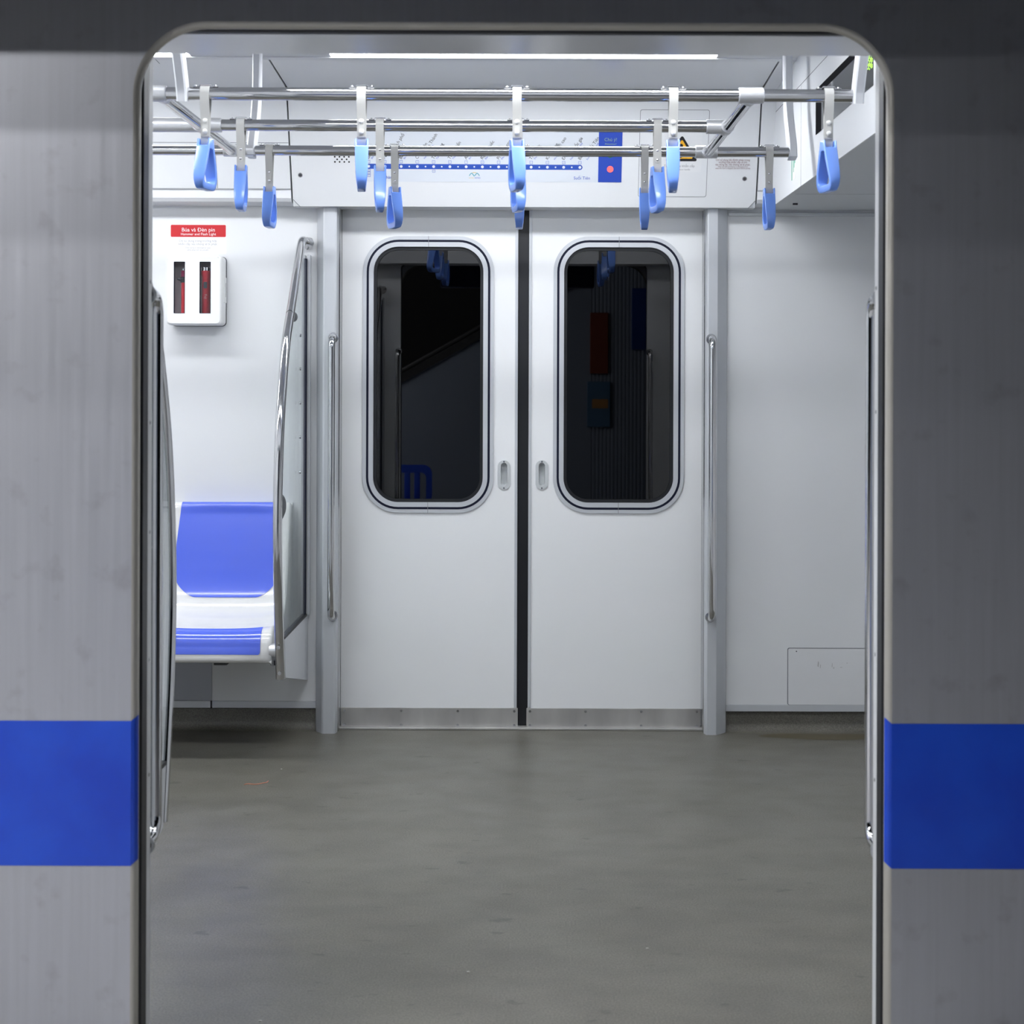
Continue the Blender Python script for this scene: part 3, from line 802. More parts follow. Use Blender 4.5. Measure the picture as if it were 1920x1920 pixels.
# emblem under the line
ex_, ey_ = fh.px(889.5, 331.2)
def stroke(bm, pts, wd, h0=0.0006, h1=0.0011):
    for (xa, ya_), (xb, yb_) in zip(pts, pts[1:]):
        L = math.hypot(xb-xa, yb_-ya_); nx, ny = -(yb_-ya_)/L*wd/2, (xb-xa)/L*wd/2
        fh.poly(bm, [(xa+nx, ya_+ny), (xa-nx, ya_-ny), (xb-nx, yb_-ny), (xb+nx, yb_+ny)], h0, h1)
bm = bmesh.new()
ra = 0.0175
arcp = lambda a: (ex_ + ra*math.cos(a), ey_ + ra*0.86*math.sin(a))
stroke(bm, [arcp(PI - k*PI/30) for k in range(2, 11)] + [(ex_, ey_ + 0.0015)], 0.0028)
stroke(bm, [arcp(k*PI/30) for k in range(2, 11)] + [(ex_ + 0.001, ey_ + 0.0035)], 0.0028)
flat('emblem', bm, TEAL, mp)
bm = bmesh.new(); stroke(bm, [arcp(PI*k/24) for k in range(9, 16)], 0.0022); flat('emblem_arc', bm, ORNG, mp)
bm = bmesh.new(); fh.text(bm, 'HCMC', ex_ - 0.0195, ey_ - 0.0065, 0.0062); text_obj('emblem_lettering', bm, ORNG, mp)
bm = bmesh.new(); fh.text(bm, 'METRO', ex_ + 0.0005, ey_ - 0.0065, 0.0062, bold=0.0001); text_obj('emblem_lettering', bm, INKB, mp)

# ------------------------------------------------------------------ blue attention sign
ax0, ay0 = fh.px(1121.3, 341.5); ax1, _ = fh.px(1165, 341.5); _, ay1 = fh.px(1143, 226)
at_ = thing('attention_sign', 'blue sign with a red light and the words Chú ý beside the route map', 'sign', fh.at((ax0+ax1)/2, ay0))
bm = bmesh.new(); fh.poly(bm, [(ax0, ay0), (ax1, ay0), (ax1, ay1), (ax0, ay1)], 0.0, 0.0015); flat('sign_plate', bm, SIGNB, at_)
bm = bmesh.new(); x, y = fh.px(1145, 264.5); fh.text(bm, 'Chú ý!', x, y, 0.0165, align='CENTER', h=0.002, bold=0.0003)
x, y = fh.px(1145, 271.5); fh.text(bm, 'Attention!', x, y, 0.0098, align='CENTER', h=0.002, bold=0.0001); text_obj('lettering', bm, TEXTY, at_)
bm = bmesh.new(); x, y = fh.px(1144, 317); fh.circle(bm, x, y, 0.0113, 0.0015, 0.0035, 24); obj('red_light', bm, LEDR, at_)
bm = bmesh.new(); x, y = fh.px(1144, 289.5); fh.circle(bm, x, y, 0.0113, 0.0015, 0.0035, 24); obj('green_light', bm, LEDGR, at_)

# ------------------------------------------------------------------ warning sticker
ws = thing('warning_sticker', 'white sticker with a yellow warning triangle above the emergency door handle hatch', 'sticker', fh.at(*fh.px(1277, 320)))
wx0, wy0 = fh.px(1233, 322.5); wx1, _ = fh.px(1314, 322.5); _, wy1 = fh.px(1277, 249)
bm = bmesh.new(); fh.poly(bm, rrect(wx0, wx1, wy0, wy1, 0.006), 0.0005, 0.0012); flat('sticker_sheet', bm, PAPER, ws)
tx, ty0 = fh.px(1277.5, 299); _, ty1 = fh.px(1277, 257)
def rtri(cx, y0, y1, half, r, n=6):
    P3 = [Vector((cx - half, y0)), Vector((cx + half, y0)), Vector((cx, y1))]; out = []
    for i in range(3):
        p, a_, b2 = P3[i], P3[i-1], P3[(i+1) % 3]
        da, db = (a_-p).normalized(), (b2-p).normalized()
        for k in range(n+1):
            t = k/n; q = p + da*r*(1-t)**2 + db*r*t**2; out.append((q.x, q.y))
    return out
hf = (ty1 - ty0) * 0.60
bm = bmesh.new(); fh.poly(bm, rtri(tx, ty0 - 0.006, ty1 + 0.008, hf + 0.010, 0.012), 0.0012, 0.0016); flat('triangle_border', bm, INK, ws)
bm = bmesh.new(); fh.poly(bm, rtri(tx, ty0 + 0.003, ty1 - 0.007, hf - 0.006, 0.008), 0.0016, 0.0020); flat('triangle_field', bm, YELL, ws)
bm = bmesh.new()
x, y = fh.px(1277, 273); fh.circle(bm, x, y, 0.0068, 0.002, 0.0024, 14)
x2, y2 = fh.px(1277, 292); fh.poly(bm, [(x-0.006, y), (x-0.0045, y2+0.006), (x+0.0045, y2+0.006), (x+0.006, y)], 0.002, 0.0024)
fh.circle(bm, x, y2 - 0.003, 0.0045, 0.002, 0.0024, 12)
flat('triangle_mark', bm, INK, ws)
bm = bmesh.new()
x, y = fh.px(1273.5, 313); fh.text(bm, 'Tay vặn cửa khẩn cấp', x, y, 0.0118, align='CENTER', h=0.0016)
x, y = fh.px(1273.5, 319); fh.text(bm, 'Emergency door handle', x, y, 0.0078, align='CENTER', h=0.0016); text_obj('lettering', bm, INKG, ws)

ns = thing('handle_notice', 'small maroon notice about using the door handle, right of the warning triangle', 'notice', fh.at(*fh.px(1374, 317)))
bm = bmesh.new()
for i, (tt, sz) in enumerate((('Chỉ sử dụng khi được phép trong', 0.0098), ('trường hợp khẩn cấp và khi', 0.0098), ('tàu dừng lại, nếu không sẽ bị phạt.', 0.0098), ('Only use with permission in emergency and', 0.0066), ('when the train is stopped, else there will be penalty', 0.0066))):
    x, y = fh.px(1374, (301.5, 305.8, 310.2, 313.6, 316.8)[i]); fh.text(bm, tt, x, y, sz, align='CENTER', width=0.88)
text_obj('lettering', bm, INKR, ns)

# ================================================================== BULKHEAD DISPLAY AND EXIT STICKER
y0d, z0d = MID - 1.887, 1.977
dp = thing('passenger_display', 'dark glass passenger display with green dots on the bulkhead', 'display', (XB, 1.49, 1.977))
fr_ = lambda y: MID - y          # fb x coordinate from world Y
bm = bmesh.new(); fb.poly(bm, [(fr_(1.887), 1.977), (fr_(1.104), 1.977), (fr_(1.104), 2.108), (fr_(1.887), 2.108)], -0.004, 0.0005); flat('display_backing', bm, DISPB, dp)
bm = bmesh.new(); fb.poly(bm, [(fr_(1.888), 1.976), (fr_(1.80), 1.976), (fr_(1.80), 2.109), (fr_(1.888), 2.109)], -0.004, 0.0015)
fb.poly(bm, [(fr_(1.80), 2.088), (fr_(1.103), 2.088), (fr_(1.103), 2.109), (fr_(1.80), 2.109)], -0.004, 0.0015); flat('black_border', bm, mat('display_black', (0.004, 0.004, 0.006), 0.9, spec=0.05), dp)
bm = bmesh.new(); fb.poly(bm, [(fr_(1.80), 1.977), (fr_(1.104), 1.977), (fr_(1.104), 2.088), (fr_(1.80), 2.088)], 0.0006, 0.0012); flat('display_glass', bm, DGLASS, dp)
bm = bmesh.new()
pat = ['111101', '011011', '110110', '101111', '111011', '011110', '110111', '001011']
for r_, rowp in enumerate(pat):
    for c_, ch in enumerate(rowp):
        if ch == '1': fb.circle(bm, fr_(1.165 - 0.0105*c_), 2.058 - 0.0048*r_, 0.0021, 0.0013, 0.0018, 6)
o = obj('led_dots', bm, LEDT, dp, smooth=0); o['kind'] = 'stuff'
es = thing('exit_sticker', 'small green and white sticker on the bulkhead above the gangway', 'sticker', (XB, 2.25, 1.93))
(xa, za), (xb, zb_) = fb.px(1484.5, 327), fb.px(1493, 297)
bm = bmesh.new(); fb.poly(bm, [(xa, 1.895), (xa + 0.075, 1.895), (xa + 0.075, 1.985), (xa, 1.985)], 0.0, 0.0006); flat('sticker_sheet', bm, PAPER, es)
bm = bmesh.new(); fb.poly(bm, [(xa, 1.895), (xa + 0.014, 1.895), (xa + 0.014, 1.985), (xa, 1.985)], 0.0006, 0.001)
for q in range(3): fb.poly(bm, [(xa + 0.034 + 0.013*q, 1.918 + 0.013*q), (xa + 0.042 + 0.013*q, 1.918 + 0.013*q), (xa + 0.042 + 0.013*q, 1.955 + 0.01*q), (xa + 0.034 + 0.013*q, 1.955 + 0.01*q)], 0.0006, 0.001)
flat('green_marks', bm, EXITG, es)

# ================================================================== OVERHEAD RAILS
ZR = 1.932; RR = 0.0155
YF, YM, YB = 1.0, 1.47, 1.94
XCL, XCR = -0.884, 0.529
XAL, XAR = -0.831, 0.784
hr = thing('overhead_handrail', 'polished steel overhead rail frame with three long bars hung from the ceiling', 'handrail', (0, MID, ZR))
obj('long_bar', TB([(XL + 0.02, YF, ZR), (XAR, YF, ZR)], RR, 24), CHROME, hr)
obj('long_bar', TB([(XL + 0.02, YM, ZR), (XCR - 0.02, YM, ZR)], RR, 24), CHROME, hr)
obj('long_bar', TB([(XL + 0.02, YB, ZR), (XAR, YB, ZR)], RR, 24), CHROME, hr)
for xx in (XCL, XCR):
    cb = obj('cross_bar', TB([(xx, YF, ZR - 0.004), (xx, YB, ZR - 0.004)], 0.0145, 20), CHROME, hr)
RS = 0.0195
def sleeve(x0, x1, y, stub):
    bm = bmesh.new()
    xs = [x0, x0 + 0.002, x1 - 0.002, x1]
    tube(bm, [(x, y, ZR) for x in xs], [RS - 0.0015, RS, RS, RS - 0.0015], 24)
    for a, b2, xx in stub:
        tube(bm, [(xx, a, ZR - 0.003), (xx, b2, ZR - 0.003)], [RS - 0.001, RS - 0.0025], 20)
    return obj('joint_sleeve', bm, CAST, hr)
sleeve(XCL - 0.035, XCL + 0.014, YF, [(YF, YF + 0.036, XCL)])
sleeve(XCL - 0.16, XCL + 0.055, YM, [(YM - 0.036, YM + 0.036, XCL)])
sleeve(XCL - 0.03, XCL + 0.062, YB, [(YB - 0.036, YB, XCL)])
sleeve(XCR - 0.03, XCR + 0.03, YF, [(YF, YF + 0.036, XCR)])
sleeve(XCR - 0.055, XCR + 0.010, YM, [(YM - 0.036, YM + 0.036, XCR)])
sleeve(XCR - 0.036, XCR + 0.030, YB, [(YB - 0.036, YB, XCR)])
def arm(xx, mirror):
    f = my if mirror else (lambda y: y)
    path = bez([(0, 1.0, 1.914), (0, 0.992, 1.945), (0, 0.966, 1.99), (0, 0.936, 2.04), (0, 0.914, 2.10), (0, 0.905, 2.17), (0, 0.902, ZC)], 5)
    bm = bmesh.new(); L = []
    n = len(path)
    for i, p in enumerate(path):
        a_, b2 = path[max(i-1, 0)], path[min(i+1, n-1)]
        T = (b2 - a_).normalized(); N = Vector((0, -T.z, T.y))
        hw, ht, c = 0.0125, 0.021, 0.004
        sec = [(-hw+c, -ht), (hw-c, -ht), (hw, -ht+c), (hw, ht-c), (hw-c, ht), (-hw+c, ht), (-hw, ht-c), (-hw, -ht+c)]
        L.append([(xx + sx, f((p + N*sy).y), (p + N*sy).z) for sx, sy in sec])
    R = loft(bm, L); bm.faces.new(R[0]); bm.faces.new(R[-1])
    return obj('hanger_arm', bm, ARMW, hr, smooth=30)
for xx in (XAL, XAR):
    arm(xx, False); arm(xx, True)

# ================================================================== HANGING STRAPS
def strap_proto(kind):
    """built around the rail centre at the origin; rail along X"""
    t = thing('hanging_strap', '', 'strap', (0, 0, 0), 'hanging straps on the overhead bars')
    # belt loop: outer path in (y,z)
    yy = [(-0.0035, -0.122), (-0.0040, -0.100), (-0.0045, -0.078), (-0.0075, -0.055), (-0.0145, -0.028), (-0.0182, -0.006)]
    arc = [(-0.0182*math.cos(a), 0.0182*math.sin(a)) for a in [PI*k/12 for k in range(0, 13)]]
    outer = yy[:-1] + arc + [(-y, z) for y, z in yy[:-1][::-1]] + [(0.0, -0.1265)]
    thk = 0.0024
    def inset(pts):
        n = len(pts); out = []
        for i in range(n):
            a_, b2 = Vector(pts[i-1]), Vector(pts[(i+1) % n]); T = (b2 - a_).normalized()
            out.append((pts[i][0] + T.y*thk, pts[i][1] - T.x*thk))
        return out
    inner = inset(outer)
    hw = 0.0108
    bm = bmesh.new()
    loft(bm, [[(-hw, y, z) for y, z in outer], [(hw, y, z) for y, z in outer], [(hw, y, z) for y, z in inner], [(-hw, y, z) for y, z in inner], [(-hw, y, z) for y, z in outer]])
    bmesh.ops.remove_doubles(bm, verts=bm.verts[:], dist=1e-6)
    belt = obj('belt', bm, BELT, t, smooth=40)
    # riveted plate
    zc = -0.078
    bm = bmesh.new(); prism(bm, rrect(-0.0068, 0.0068, zc - 0.0205, zc + 0.0205, 0.0066, 6), 'y', -0.0068, -0.0040)
    pl = obj('rivet_plate', bm, BELT, t, smooth=30)
    for zz in (zc + 0.0125, zc - 0.0125):
        bm = bmesh.new()
        if kind == 'plastic': tube(bm, [(0, -0.006, zz), (0, -0.0085, zz), (0, -0.0098, zz)], [0.0058, 0.0055, 0.0030], 14)
        else: tube(bm, [(0, -0.006, zz), (0, -0.0078, zz), (0, -0.0086, zz)], [0.0034, 0.0033, 0.0018], 12)
        obj('rivet', bm, RIVETW if kind == 'plastic' else SATIN, pl)
    if kind == 'plastic':
        obj('belt_tab', B(-0.0100, 0.0100, -0.0060, -0.0042, zc - 0.0265, zc - 0.0235), INKG, t, smooth=0)
    # clip on top of the rail
    bm = bmesh.new()
    pts = [(-0.030, 0.0158), (-0.0165, 0.0158), (-0.0135, 0.0205), (0.0135, 0.0205), (0.0165, 0.0158), (0.030, 0.0158)]
    top = [(x, z + 0.0016) for x, z in pts]
    prism(bm, pts + top[::-1], 'y', -0.006, 0.006)
    cl = obj('rail_clip', bm, SATIN, t, smooth=0)
    for xx in (-0.0235, 0.0235):
        obj('clip_screw', TB([(xx, 0, 0.017), (xx, 0, 0.0205)], [0.0038, 0.0028], 10), SATIN, cl)
    # handle: loop in the YZ plane, wide at the top, open at the front like a stirrup
    h = thing('grip_pivot', '', '', (0, 0, 0)) if False else None
    out_h = [(0.0125, -0.1075), (0.0185, -0.128), (0.0275, -0.152), (0.0385, -0.180), (0.0450, -0.200), (0.0465, -0.210), (0.0440, -0.221), (0.0370, -0.2285), (0.0300, -0.2305), (0.0150, -0.2312)]
    in_h = [(0.0050, -0.1330), (0.0105, -0.1345), (0.0180, -0.155), (0.0285, -0.182), (0.0335, -0.197), (0.0345, -0.204), (0.0330, -0.210), (0.0285, -0.2135), (0.0220, -0.2145), (0.0110, -0.2148)]
    def wid(z):
        t_ = min(max((-0.1075 - z) / 0.1235, 0), 1)
        return 0.0165 - 0.0015*t_ - 0.0055*max(0, (t_-0.45)/0.55)**1.6
    Lo = out_h + [(-y, z) for y, z in out_h[::-1]]
    Li = in_h + [(-y, z) for y, z in in_h[::-1]]
    bm = bmesh.new()
    n = len(Lo)
    A = [bm.verts.new((wid(z), y, z)) for y, z in Lo]; Bq = [bm.verts.new((-wid(z), y, z)) for y, z in Lo]
    C = [bm.verts.new((wid(z)*0.97, y, z)) for y, z in Li]; D = [bm.verts.new((-wid(z)*0.97, y, z)) for y, z in Li]
    top_i = n - 1                 # segment from last to first is the top: it carries the notch
    nx, nz = 0.0118, -0.1245
    for i in range(n):
        j = (i+1) % n
        bm.faces.new((A[i], A[j], C[j], C[i])); bm.faces.new((Bq[j], Bq[i], D[i], D[j]))
        bm.faces.new((C[i], C[j], D[j], D[i]))
        if i not in (n-1, 0, n-2): bm.faces.new((A[j], A[i], Bq[i], Bq[j]))
    # notch: the belt drops between two ears; floor of the notch at nz
    ya, yb2 = Lo[0][0], Lo[-1][0]
    yn = 0.0172
    def ear(s, V0, V1, Vl0, Vl1):
        pass
    e = {}
    for s, V in ((1, A), (-1, Bq)):
        for q, yv_, zz in (('ft', ya, Lo[0][1]), ('bt', -ya, Lo[0][1]), ('fb', yn, nz), ('bb', -yn, nz)):
            e[(s, q)] = bm.verts.new((s*nx, yv_, zz))
    for s, V in ((1, A), (-1, Bq)):
        bm.faces.new((V[n-1], V[0], e[(s, 'ft')], e[(s, 'bt')]))                     # ear top
        bm.faces.new((e[(s, 'ft')], e[(s, 'fb')], e[(s, 'bb')], e[(s, 'bt')]))       # ear inner wall
    bm.faces.new((e[(1, 'fb')], e[(-1, 'fb')], e[(-1, 'bb')], e[(1, 'bb')]))         # notch floor
    # front and back faces below the ears (U-shaped)
    bm.faces.new((A[0], A[1], Bq[1], Bq[0], e[(-1, 'ft')], e[(-1, 'fb')], e[(1, 'fb')], e[(1, 'ft')]))
    bm.faces.new((A[n-2], A[n-1], e[(1, 'bt')], e[(1, 'bb')], e[(-1, 'bb')], e[(-1, 'bt')], Bq[n-1], Bq[n-2]))
    bmesh.ops.recalc_face_normals(bm, faces=bm.faces[:])
    es_ = [ed for ed in bm.edges if len(ed.link_faces) == 2 and ed.calc_face_angle(0) > 0.9]
    bmesh.ops.bevel(bm, geom=es_, offset=0.0022, segments=2, affect='EDGES', profile=0.5)
    g = obj('grip', bm, BLUEP, t, smooth=50)
    # grip ribs inside the bottom bar
    for q in range(5):
        yv_ = -0.022 + 0.011*q
        obj('grip_rib', B(-0.0088, 0.0088, yv_ - 0.002, yv_ + 0.002, -0.2155, -0.2134, bev=0.0008), BLUEP, g)
    return t
protoA = strap_proto('plastic'); protoB = strap_proto('screw')
usedA, usedB = [False], [False]
def copy_strap(proto, used):
    if not used[0]:
        used[0] = True; return proto
    r = proto.copy(); COL.objects.link(r)
    for ch in list(proto.children):
        c = ch.copy(); COL.objects.link(c); c.parent = r
        for gch in list(ch.children):
            q = gch.copy(); COL.objects.link(q); q.parent = c
    return r
SX = [-0.777, -0.403, -0.031, 0.343, 0.7145]
ROTS = {'f': [-10, 6, 11, -4, 11], 'm': [4, 7, 11, 10], 'b': [-3, 21, 0, -3, 0]}
WHERE = {'f': 'the bar nearest the open doorway', 'm': 'the middle bar', 'b': 'the bar nearest the closed doors'}
ORD = ['first strap from the bench end', 'second strap from the bench end', 'third strap from the bench end', 'fourth strap from the bench end', 'last strap by the bulkhead end']
for row, y, pr, us in (('f', YF, protoA, usedA), ('m', YM, protoB, usedB), ('b', YB, protoB, usedB)):
    for i, rot in enumerate(ROTS[row]):
        s = copy_strap(pr, us)
        s.location = (SX[i], y, ZR)
        s['label'] = 'blue hand grip on %s, %s' % (WHERE[row], ORD[i])
        # the grip twists on its belt
        for ch in s.children:
            if ch.name.split('.')[0] == 'grip': ch.rotation_euler = (0, 0, math.radians(rot))

# ================================================================== DOOR GRAB BARS
def grab(x, ywall, dirn, z0, z1, label, stand=0.055, r=0.0122):
    t = thing('grab_bar', label, 'grab bar', (x, ywall, z0), 'grab bars at the doorways')
    yb3 = ywall + dirn*stand
    rc = 0.035
    arc1 = [(x, ywall + dirn*(stand - rc + rc*math.sin(a)), z1 - rc + rc*math.cos(a)) for a in [PI/2*k/6 for k in range(7)]]
    arc0 = [(x, ywall + dirn*(stand - rc + rc*math.cos(a)), z0 + rc - rc*math.sin(a)) for a in [PI/2*k/6 for k in range(7)]]
    pts = [(x, ywall, z1)] + arc1 + arc0 + [(x, ywall, z0)]
    obj('bar', TB(pts, r, 18), CHROME, t, smooth=60)
    for z in (z1, z0): obj('flange', TB([(x, ywall, z), (x, ywall + dirn*0.004, z)], r*1.5, 18), SATIN, t)
zt, zb2 = PZ(632, 2.75, 621), PZ(1158, 2.75, 621)
grab(PX(621.5, 2.75, 900), 2.80, -1, zb2, zt, 'steel grab bar on the post between bench and closed doors')
grab(PX(1335.5, 2.75, 900), 2.80, -1, PZ(1161, 2.75, 1335), PZ(635, 2.75, 1335), 'steel grab bar on the post between closed doors and hatch wall')
grab(-0.7005, 0.100, 1, PZ(1562, 0.18, 300), PZ(556, 0.18, 300), 'steel grab bar inside the open doorway on the bench side', 0.082)
grab(0.6455, 0.100, 1, PZ(1572, 0.18, 1640), PZ(562, 0.18, 1640), 'steel grab bar inside the open doorway on the gangway side', 0.082)

# ================================================================== BENCH SEAT PARTITIONS
XP = -0.795
def partition(mirror, label):
    f = my if mirror else (lambda y: y)
    t = thing('seat_partition', label, 'partition', (XP, f(YW), 0.28))
    raw = [(2.848, 1.722), (2.825, 1.734), (2.785, 1.738), (2.74, 1.725), (2.679, 1.672), (2.60, 1.592), (2.531, 1.518), (2.44, 1.425), (2.379, 1.352), (2.315, 1.225), (2.268, 1.095), (2.235, 0.93), (2.224, 0.764), (2.24, 0.593), (2.27, 0.44), (2.301, 0.288)]
    path = bez([(XP, f(y), z) for y, z in raw], 4)
    path = [Vector((XP + 0.018*max(0, (p.z - 1.715)/0.02 if abs(p.y - f(2.85)) < 0.04 else 0), p.y, p.z)) for p in path]
    obj('curved_bar', TB(path, 0.0150, 20), CHROME, t, smooth=60)
    # lower solid panel and glass
    gl = [(y + 0.022, z) for y, z in raw if 0.42 < z < 1.64]
    gpts = [(2.838, 1.668), (2.74, 1.672)] + gl + [(2.305, 0.417), (2.838, 0.417)]
    bm = bmesh.new(); prism(bm, [(f(y), z) for y, z in gpts], 'x', XP + 0.002, XP + 0.008)
    obj('glass_panel', bm, PGLASS, t, smooth=0)
    bm = bmesh.new(); prism(bm, [(f(y), z) for y, z in ((2.848, 0.415), (2.305, 0.415), (2.33, 0.285), (2.848, 0.180))], 'x', XP - 0.006, XP + 0.012)
    obj('lower_panel', bm, mat('partition_grey', (0.62, 0.64, 0.67), 0.4), t, smooth=0)
    y0_, y1_ = sorted((f(2.845), f(2.305)))
    obj('glass_gasket', B(XP - 0.004, XP + 0.0125, y0_, y1_, 0.413, 0.421), RUBBER, t, smooth=0)
    y0_, y1_ = sorted((f(2.848), f(2.815)))
    obj('wall_channel', B(XP + 0.009, XP + 0.020, y0_, y1_, 0.415, 1.69, bev=0.002), POSTM, t, smooth=0)
    obj('wall_channel', B(XP - 0.010, XP + 0.001, y0_, y1_, 0.415, 1.69, bev=0.002), POSTM, t, smooth=0)
    y0_, y1_ = sorted((f(2.848), f(2.795)))
    obj('channel_gasket', B(XP + 0.001, XP + 0.0095, y0_, y1_, 0.421, 1.675), NAVY, t, smooth=0)
    # clips that hold the glass to the bar
    for yy_, zz, h_ in (((2.50, 1.46, 0.020),) if mirror else ((2.50, 1.46, 0.020), (2.262, 0.84, 0.042))):
        bm = bmesh.new(); tube(bm, [(XP, f(yy_ - 0.03), zz), (XP, f(yy_ + 0.035), zz), (XP, f(yy_ + 0.075), zz), (XP, f(yy_ + 0.095), zz)], [0.014, 0.014, 0.011, 0.004], 14)
        for v in bm.verts: v.co.z = zz + (v.co.z - zz) * h_ / 0.014
        obj('glass_clip', bm, DKGREY, t)
    for zz in (1.40, 1.285, 1.168, 1.05, 0.93):
        obj('bolt', TB([(XP + 0.008, f(2.655), zz), (XP + 0.012, f(2.655), zz)], 0.0055, 12), SATIN, t)
    # screws at the foot of the bar
    for yy_, zz in ((2.268, 0.395), (2.297, 0.308)):
        sgn = -1 if not mirror else 1
        obj('foot_screw', TB([(XP, f(yy_ - 0.012), zz), (XP, f(yy_ - 0.0185), zz)], 0.006, 12), SATIN, t)
    return t
partition(False, 'curved steel bar and glass screen at the end of the far bench seat')
partition(True, 'curved steel bar and glass screen just inside the open doorway')

# ================================================================== BENCH SEAT
PITCH = 0.45
SC0 = -1.051
bn = thing('bench_seat', 'white plastic bench seat with blue back and front panels against the far wall', 'seat', (SC0, 2.6, 0.32))
prof = [(2.846, 0.770), (2.842, 0.800), (2.828, 0.812), (2.808, 0.812), (2.795, 0.800), (2.782, 0.762), (2.764, 0.705), (2.745, 0.640), (2.728, 0.580), (2.712, 0.530), (2.694, 0.492), (2.668, 0.462), (2.63, 0.444), (2.58, 0.436), (2.53, 0.4335), (2.48, 0.434), (2.445, 0.434), (2.418, 0.428), (2.398, 0.414), (2.386, 0.394), (2.381, 0.370), (2.381, 0.346), (2.386, 0.328), (2.402, 0.319), (2.45, 0.319), (2.60, 0.340), (2.78, 0.40)]
pc = bez([(0, y, z) for y, z in prof], 7)
def dish(x):
    q = min(abs(x) / 0.213, 1.0); return (1 - q**3)
def seat_pt(i, x, off=0.0):
    k0 = min(int(i), len(pc)-2); p = pc[k0].lerp(pc[k0+1], i - k0)
    a_, b2 = pc[max(k0-1, 0)], pc[min(k0+2, len(pc)-1)]
    T = (b2 - a_).normalized()
    N = Vector((0, -T.z, T.y)) if Vector((0, -T.z, T.y)).dot(Vector((0, -0.7, 0.7))) > 0 else Vector((0, T.z, -T.y))
    amt = 0.011 * dish(x)
    if p.z < 0.375: amt *= max(0, (p.z - 0.33) / 0.045)
    if p.z > 0.78: amt *= max(0, (0.812 - p.z) / 0.032)
    return Vector((x, p.y, p.z)) - N*amt + N*off
for s_ in range(3):
    cx = SC0 - PITCH*s_
    bm = bmesh.new(); NX = 32; L = []
    for k in range(NX+1):
        x = -0.213*math.cos(PI*k/NX)
        e = max(0.0, (abs(x) - 0.200)/0.013)
        L.append([seat_pt(i, x, -0.012*(1 - math.sqrt(max(0, 1 - e*e)))) + Vector((cx, 0, 0)) for i in range(len(pc))])
    R = loft(bm, L, closed=False)
    bm.faces.new(R[0]); bm.faces.new(R[-1])
    sh = obj('seat_shell', bm, SEATW, bn, smooth=40)
    # blue back panel
    zof = lambda i: pc[min(int(i), len(pc)-2)].lerp(pc[min(int(i), len(pc)-2)+1], i - min(int(i), len(pc)-2)).z
    cand = [i for i in range(10, len(pc)) if pc[i].z > 0.497 and pc[i].y > 2.66]
    i_end = cand[-1] + (pc[cand[-1]].z - 0.497) / (pc[cand[-1]].z - pc[cand[-1]+1].z)
    idx = [float(i) for i in cand if i < i_end - 6]
    last = idx[-1]
    idx += [last + (i_end - last) * (1 - (1 - k/24)**2.2) for k in range(1, 25)]
    def panel(idx, half_fn, name):
        bm = bmesh.new(); L = []
        for q in range(13):
            t_ = -1 + 2*q/12
            L.append([seat_pt(i, half_fn(i)*t_, 0.0016) + Vector((cx, 0, 0)) for i in idx])
        R = loft(bm, L, closed=False)
        return obj(name, bm, SEATB, sh, smooth=50)
    def back_half(i):
        z = zof(i); base = 0.184 - 0.012*max(0, (z - 0.62)/0.19)
        t_ = min(max((z - 0.497) / 0.078, 0), 1)
        return base - 0.078 * (1 - (1 - (1 - t_)**1.6)**(1/1.6))
    panel(idx, back_half, 'back_panel')
    fi = [i for i in range(len(pc)) if pc[i].y < 2.447 and pc[i].z > 0.3475 and i < 160]
    def front_half(i):
        z = zof(i); r_ = 0.012; d_ = z - 0.3475
        base = 0.176
        if d_ < r_: return base - r_ + math.sqrt(max(0, r_*r_ - (r_ - d_)**2))
        return base
    panel(fi, front_half, 'front_panel')
obj('seat_end_tube', TB([(SC0 + 0.205, 2.40, 0.362), (XP - 0.012, 2.40, 0.362)], 0.022, 18), CAST, bn)
for x in (SC0 + 0.035, SC0 + 0.222, SC0 - 0.43):
    obj('support_foot', PR([(2.43, 0.322), (2.435, 0.306), (2.45, 0.303), (2.50, 0.303), (2.52, 0.322)], 'x', x - 0.020, x + 0.020), DKGREY, bn, smooth=0)
obj('wall_rail', B(SC0 - 1.1, SC0 + 0.20, 2.80, 2.846, 0.40, 0.50), DKGREY, bn, smooth=0)

# ================================================================== HAMMER BOX AND SIGN
ybx = 2.762
fbx = Frame((0, ybx, 0), (1, 0, 0), (0, 0, 1))
x0b, z1b = fbx.px(312, 478.5); x1b, z0b = fbx.px(415, 609.5)
eb = thing('hammer_box', 'white wall box with two slots showing a red hammer and torch', 'box', ((x0b+x1b)/2, YW, z0b))
s1 = (fbx.px(326, 490.5), fbx.px(346.5, 587.5)); s2 = (fbx.px(374.3, 490.5), fbx.px(394.8, 587.5))
bm = bmesh.new()
rr = 0.014
out = rrect(x0b, x1b, z0b, z1b, rr, 6); fro = rrect(x0b + 0.006, x1b - 0.006, z0b + 0.006, z1b - 0.006, rr - 0.004, 6)
loft(bm, [[(x, YW - 0.006, z) for x, z in out], [(x, ybx + 0.007, z) for x, z in out],
          [(x0b + (x-x0b)*1.0 + (0.002 if x < (x0b+x1b)/2 else -0.002), ybx + 0.002, z + (0.002 if z < (z0b+z1b)/2 else -0.002)) for x, z in out], [(x, ybx, z) for x, z in fro]])
shell_ = obj('box_shell', bm, mat('box_white', (0.83, 0.835, 0.83), 0.35), eb, smooth=50)
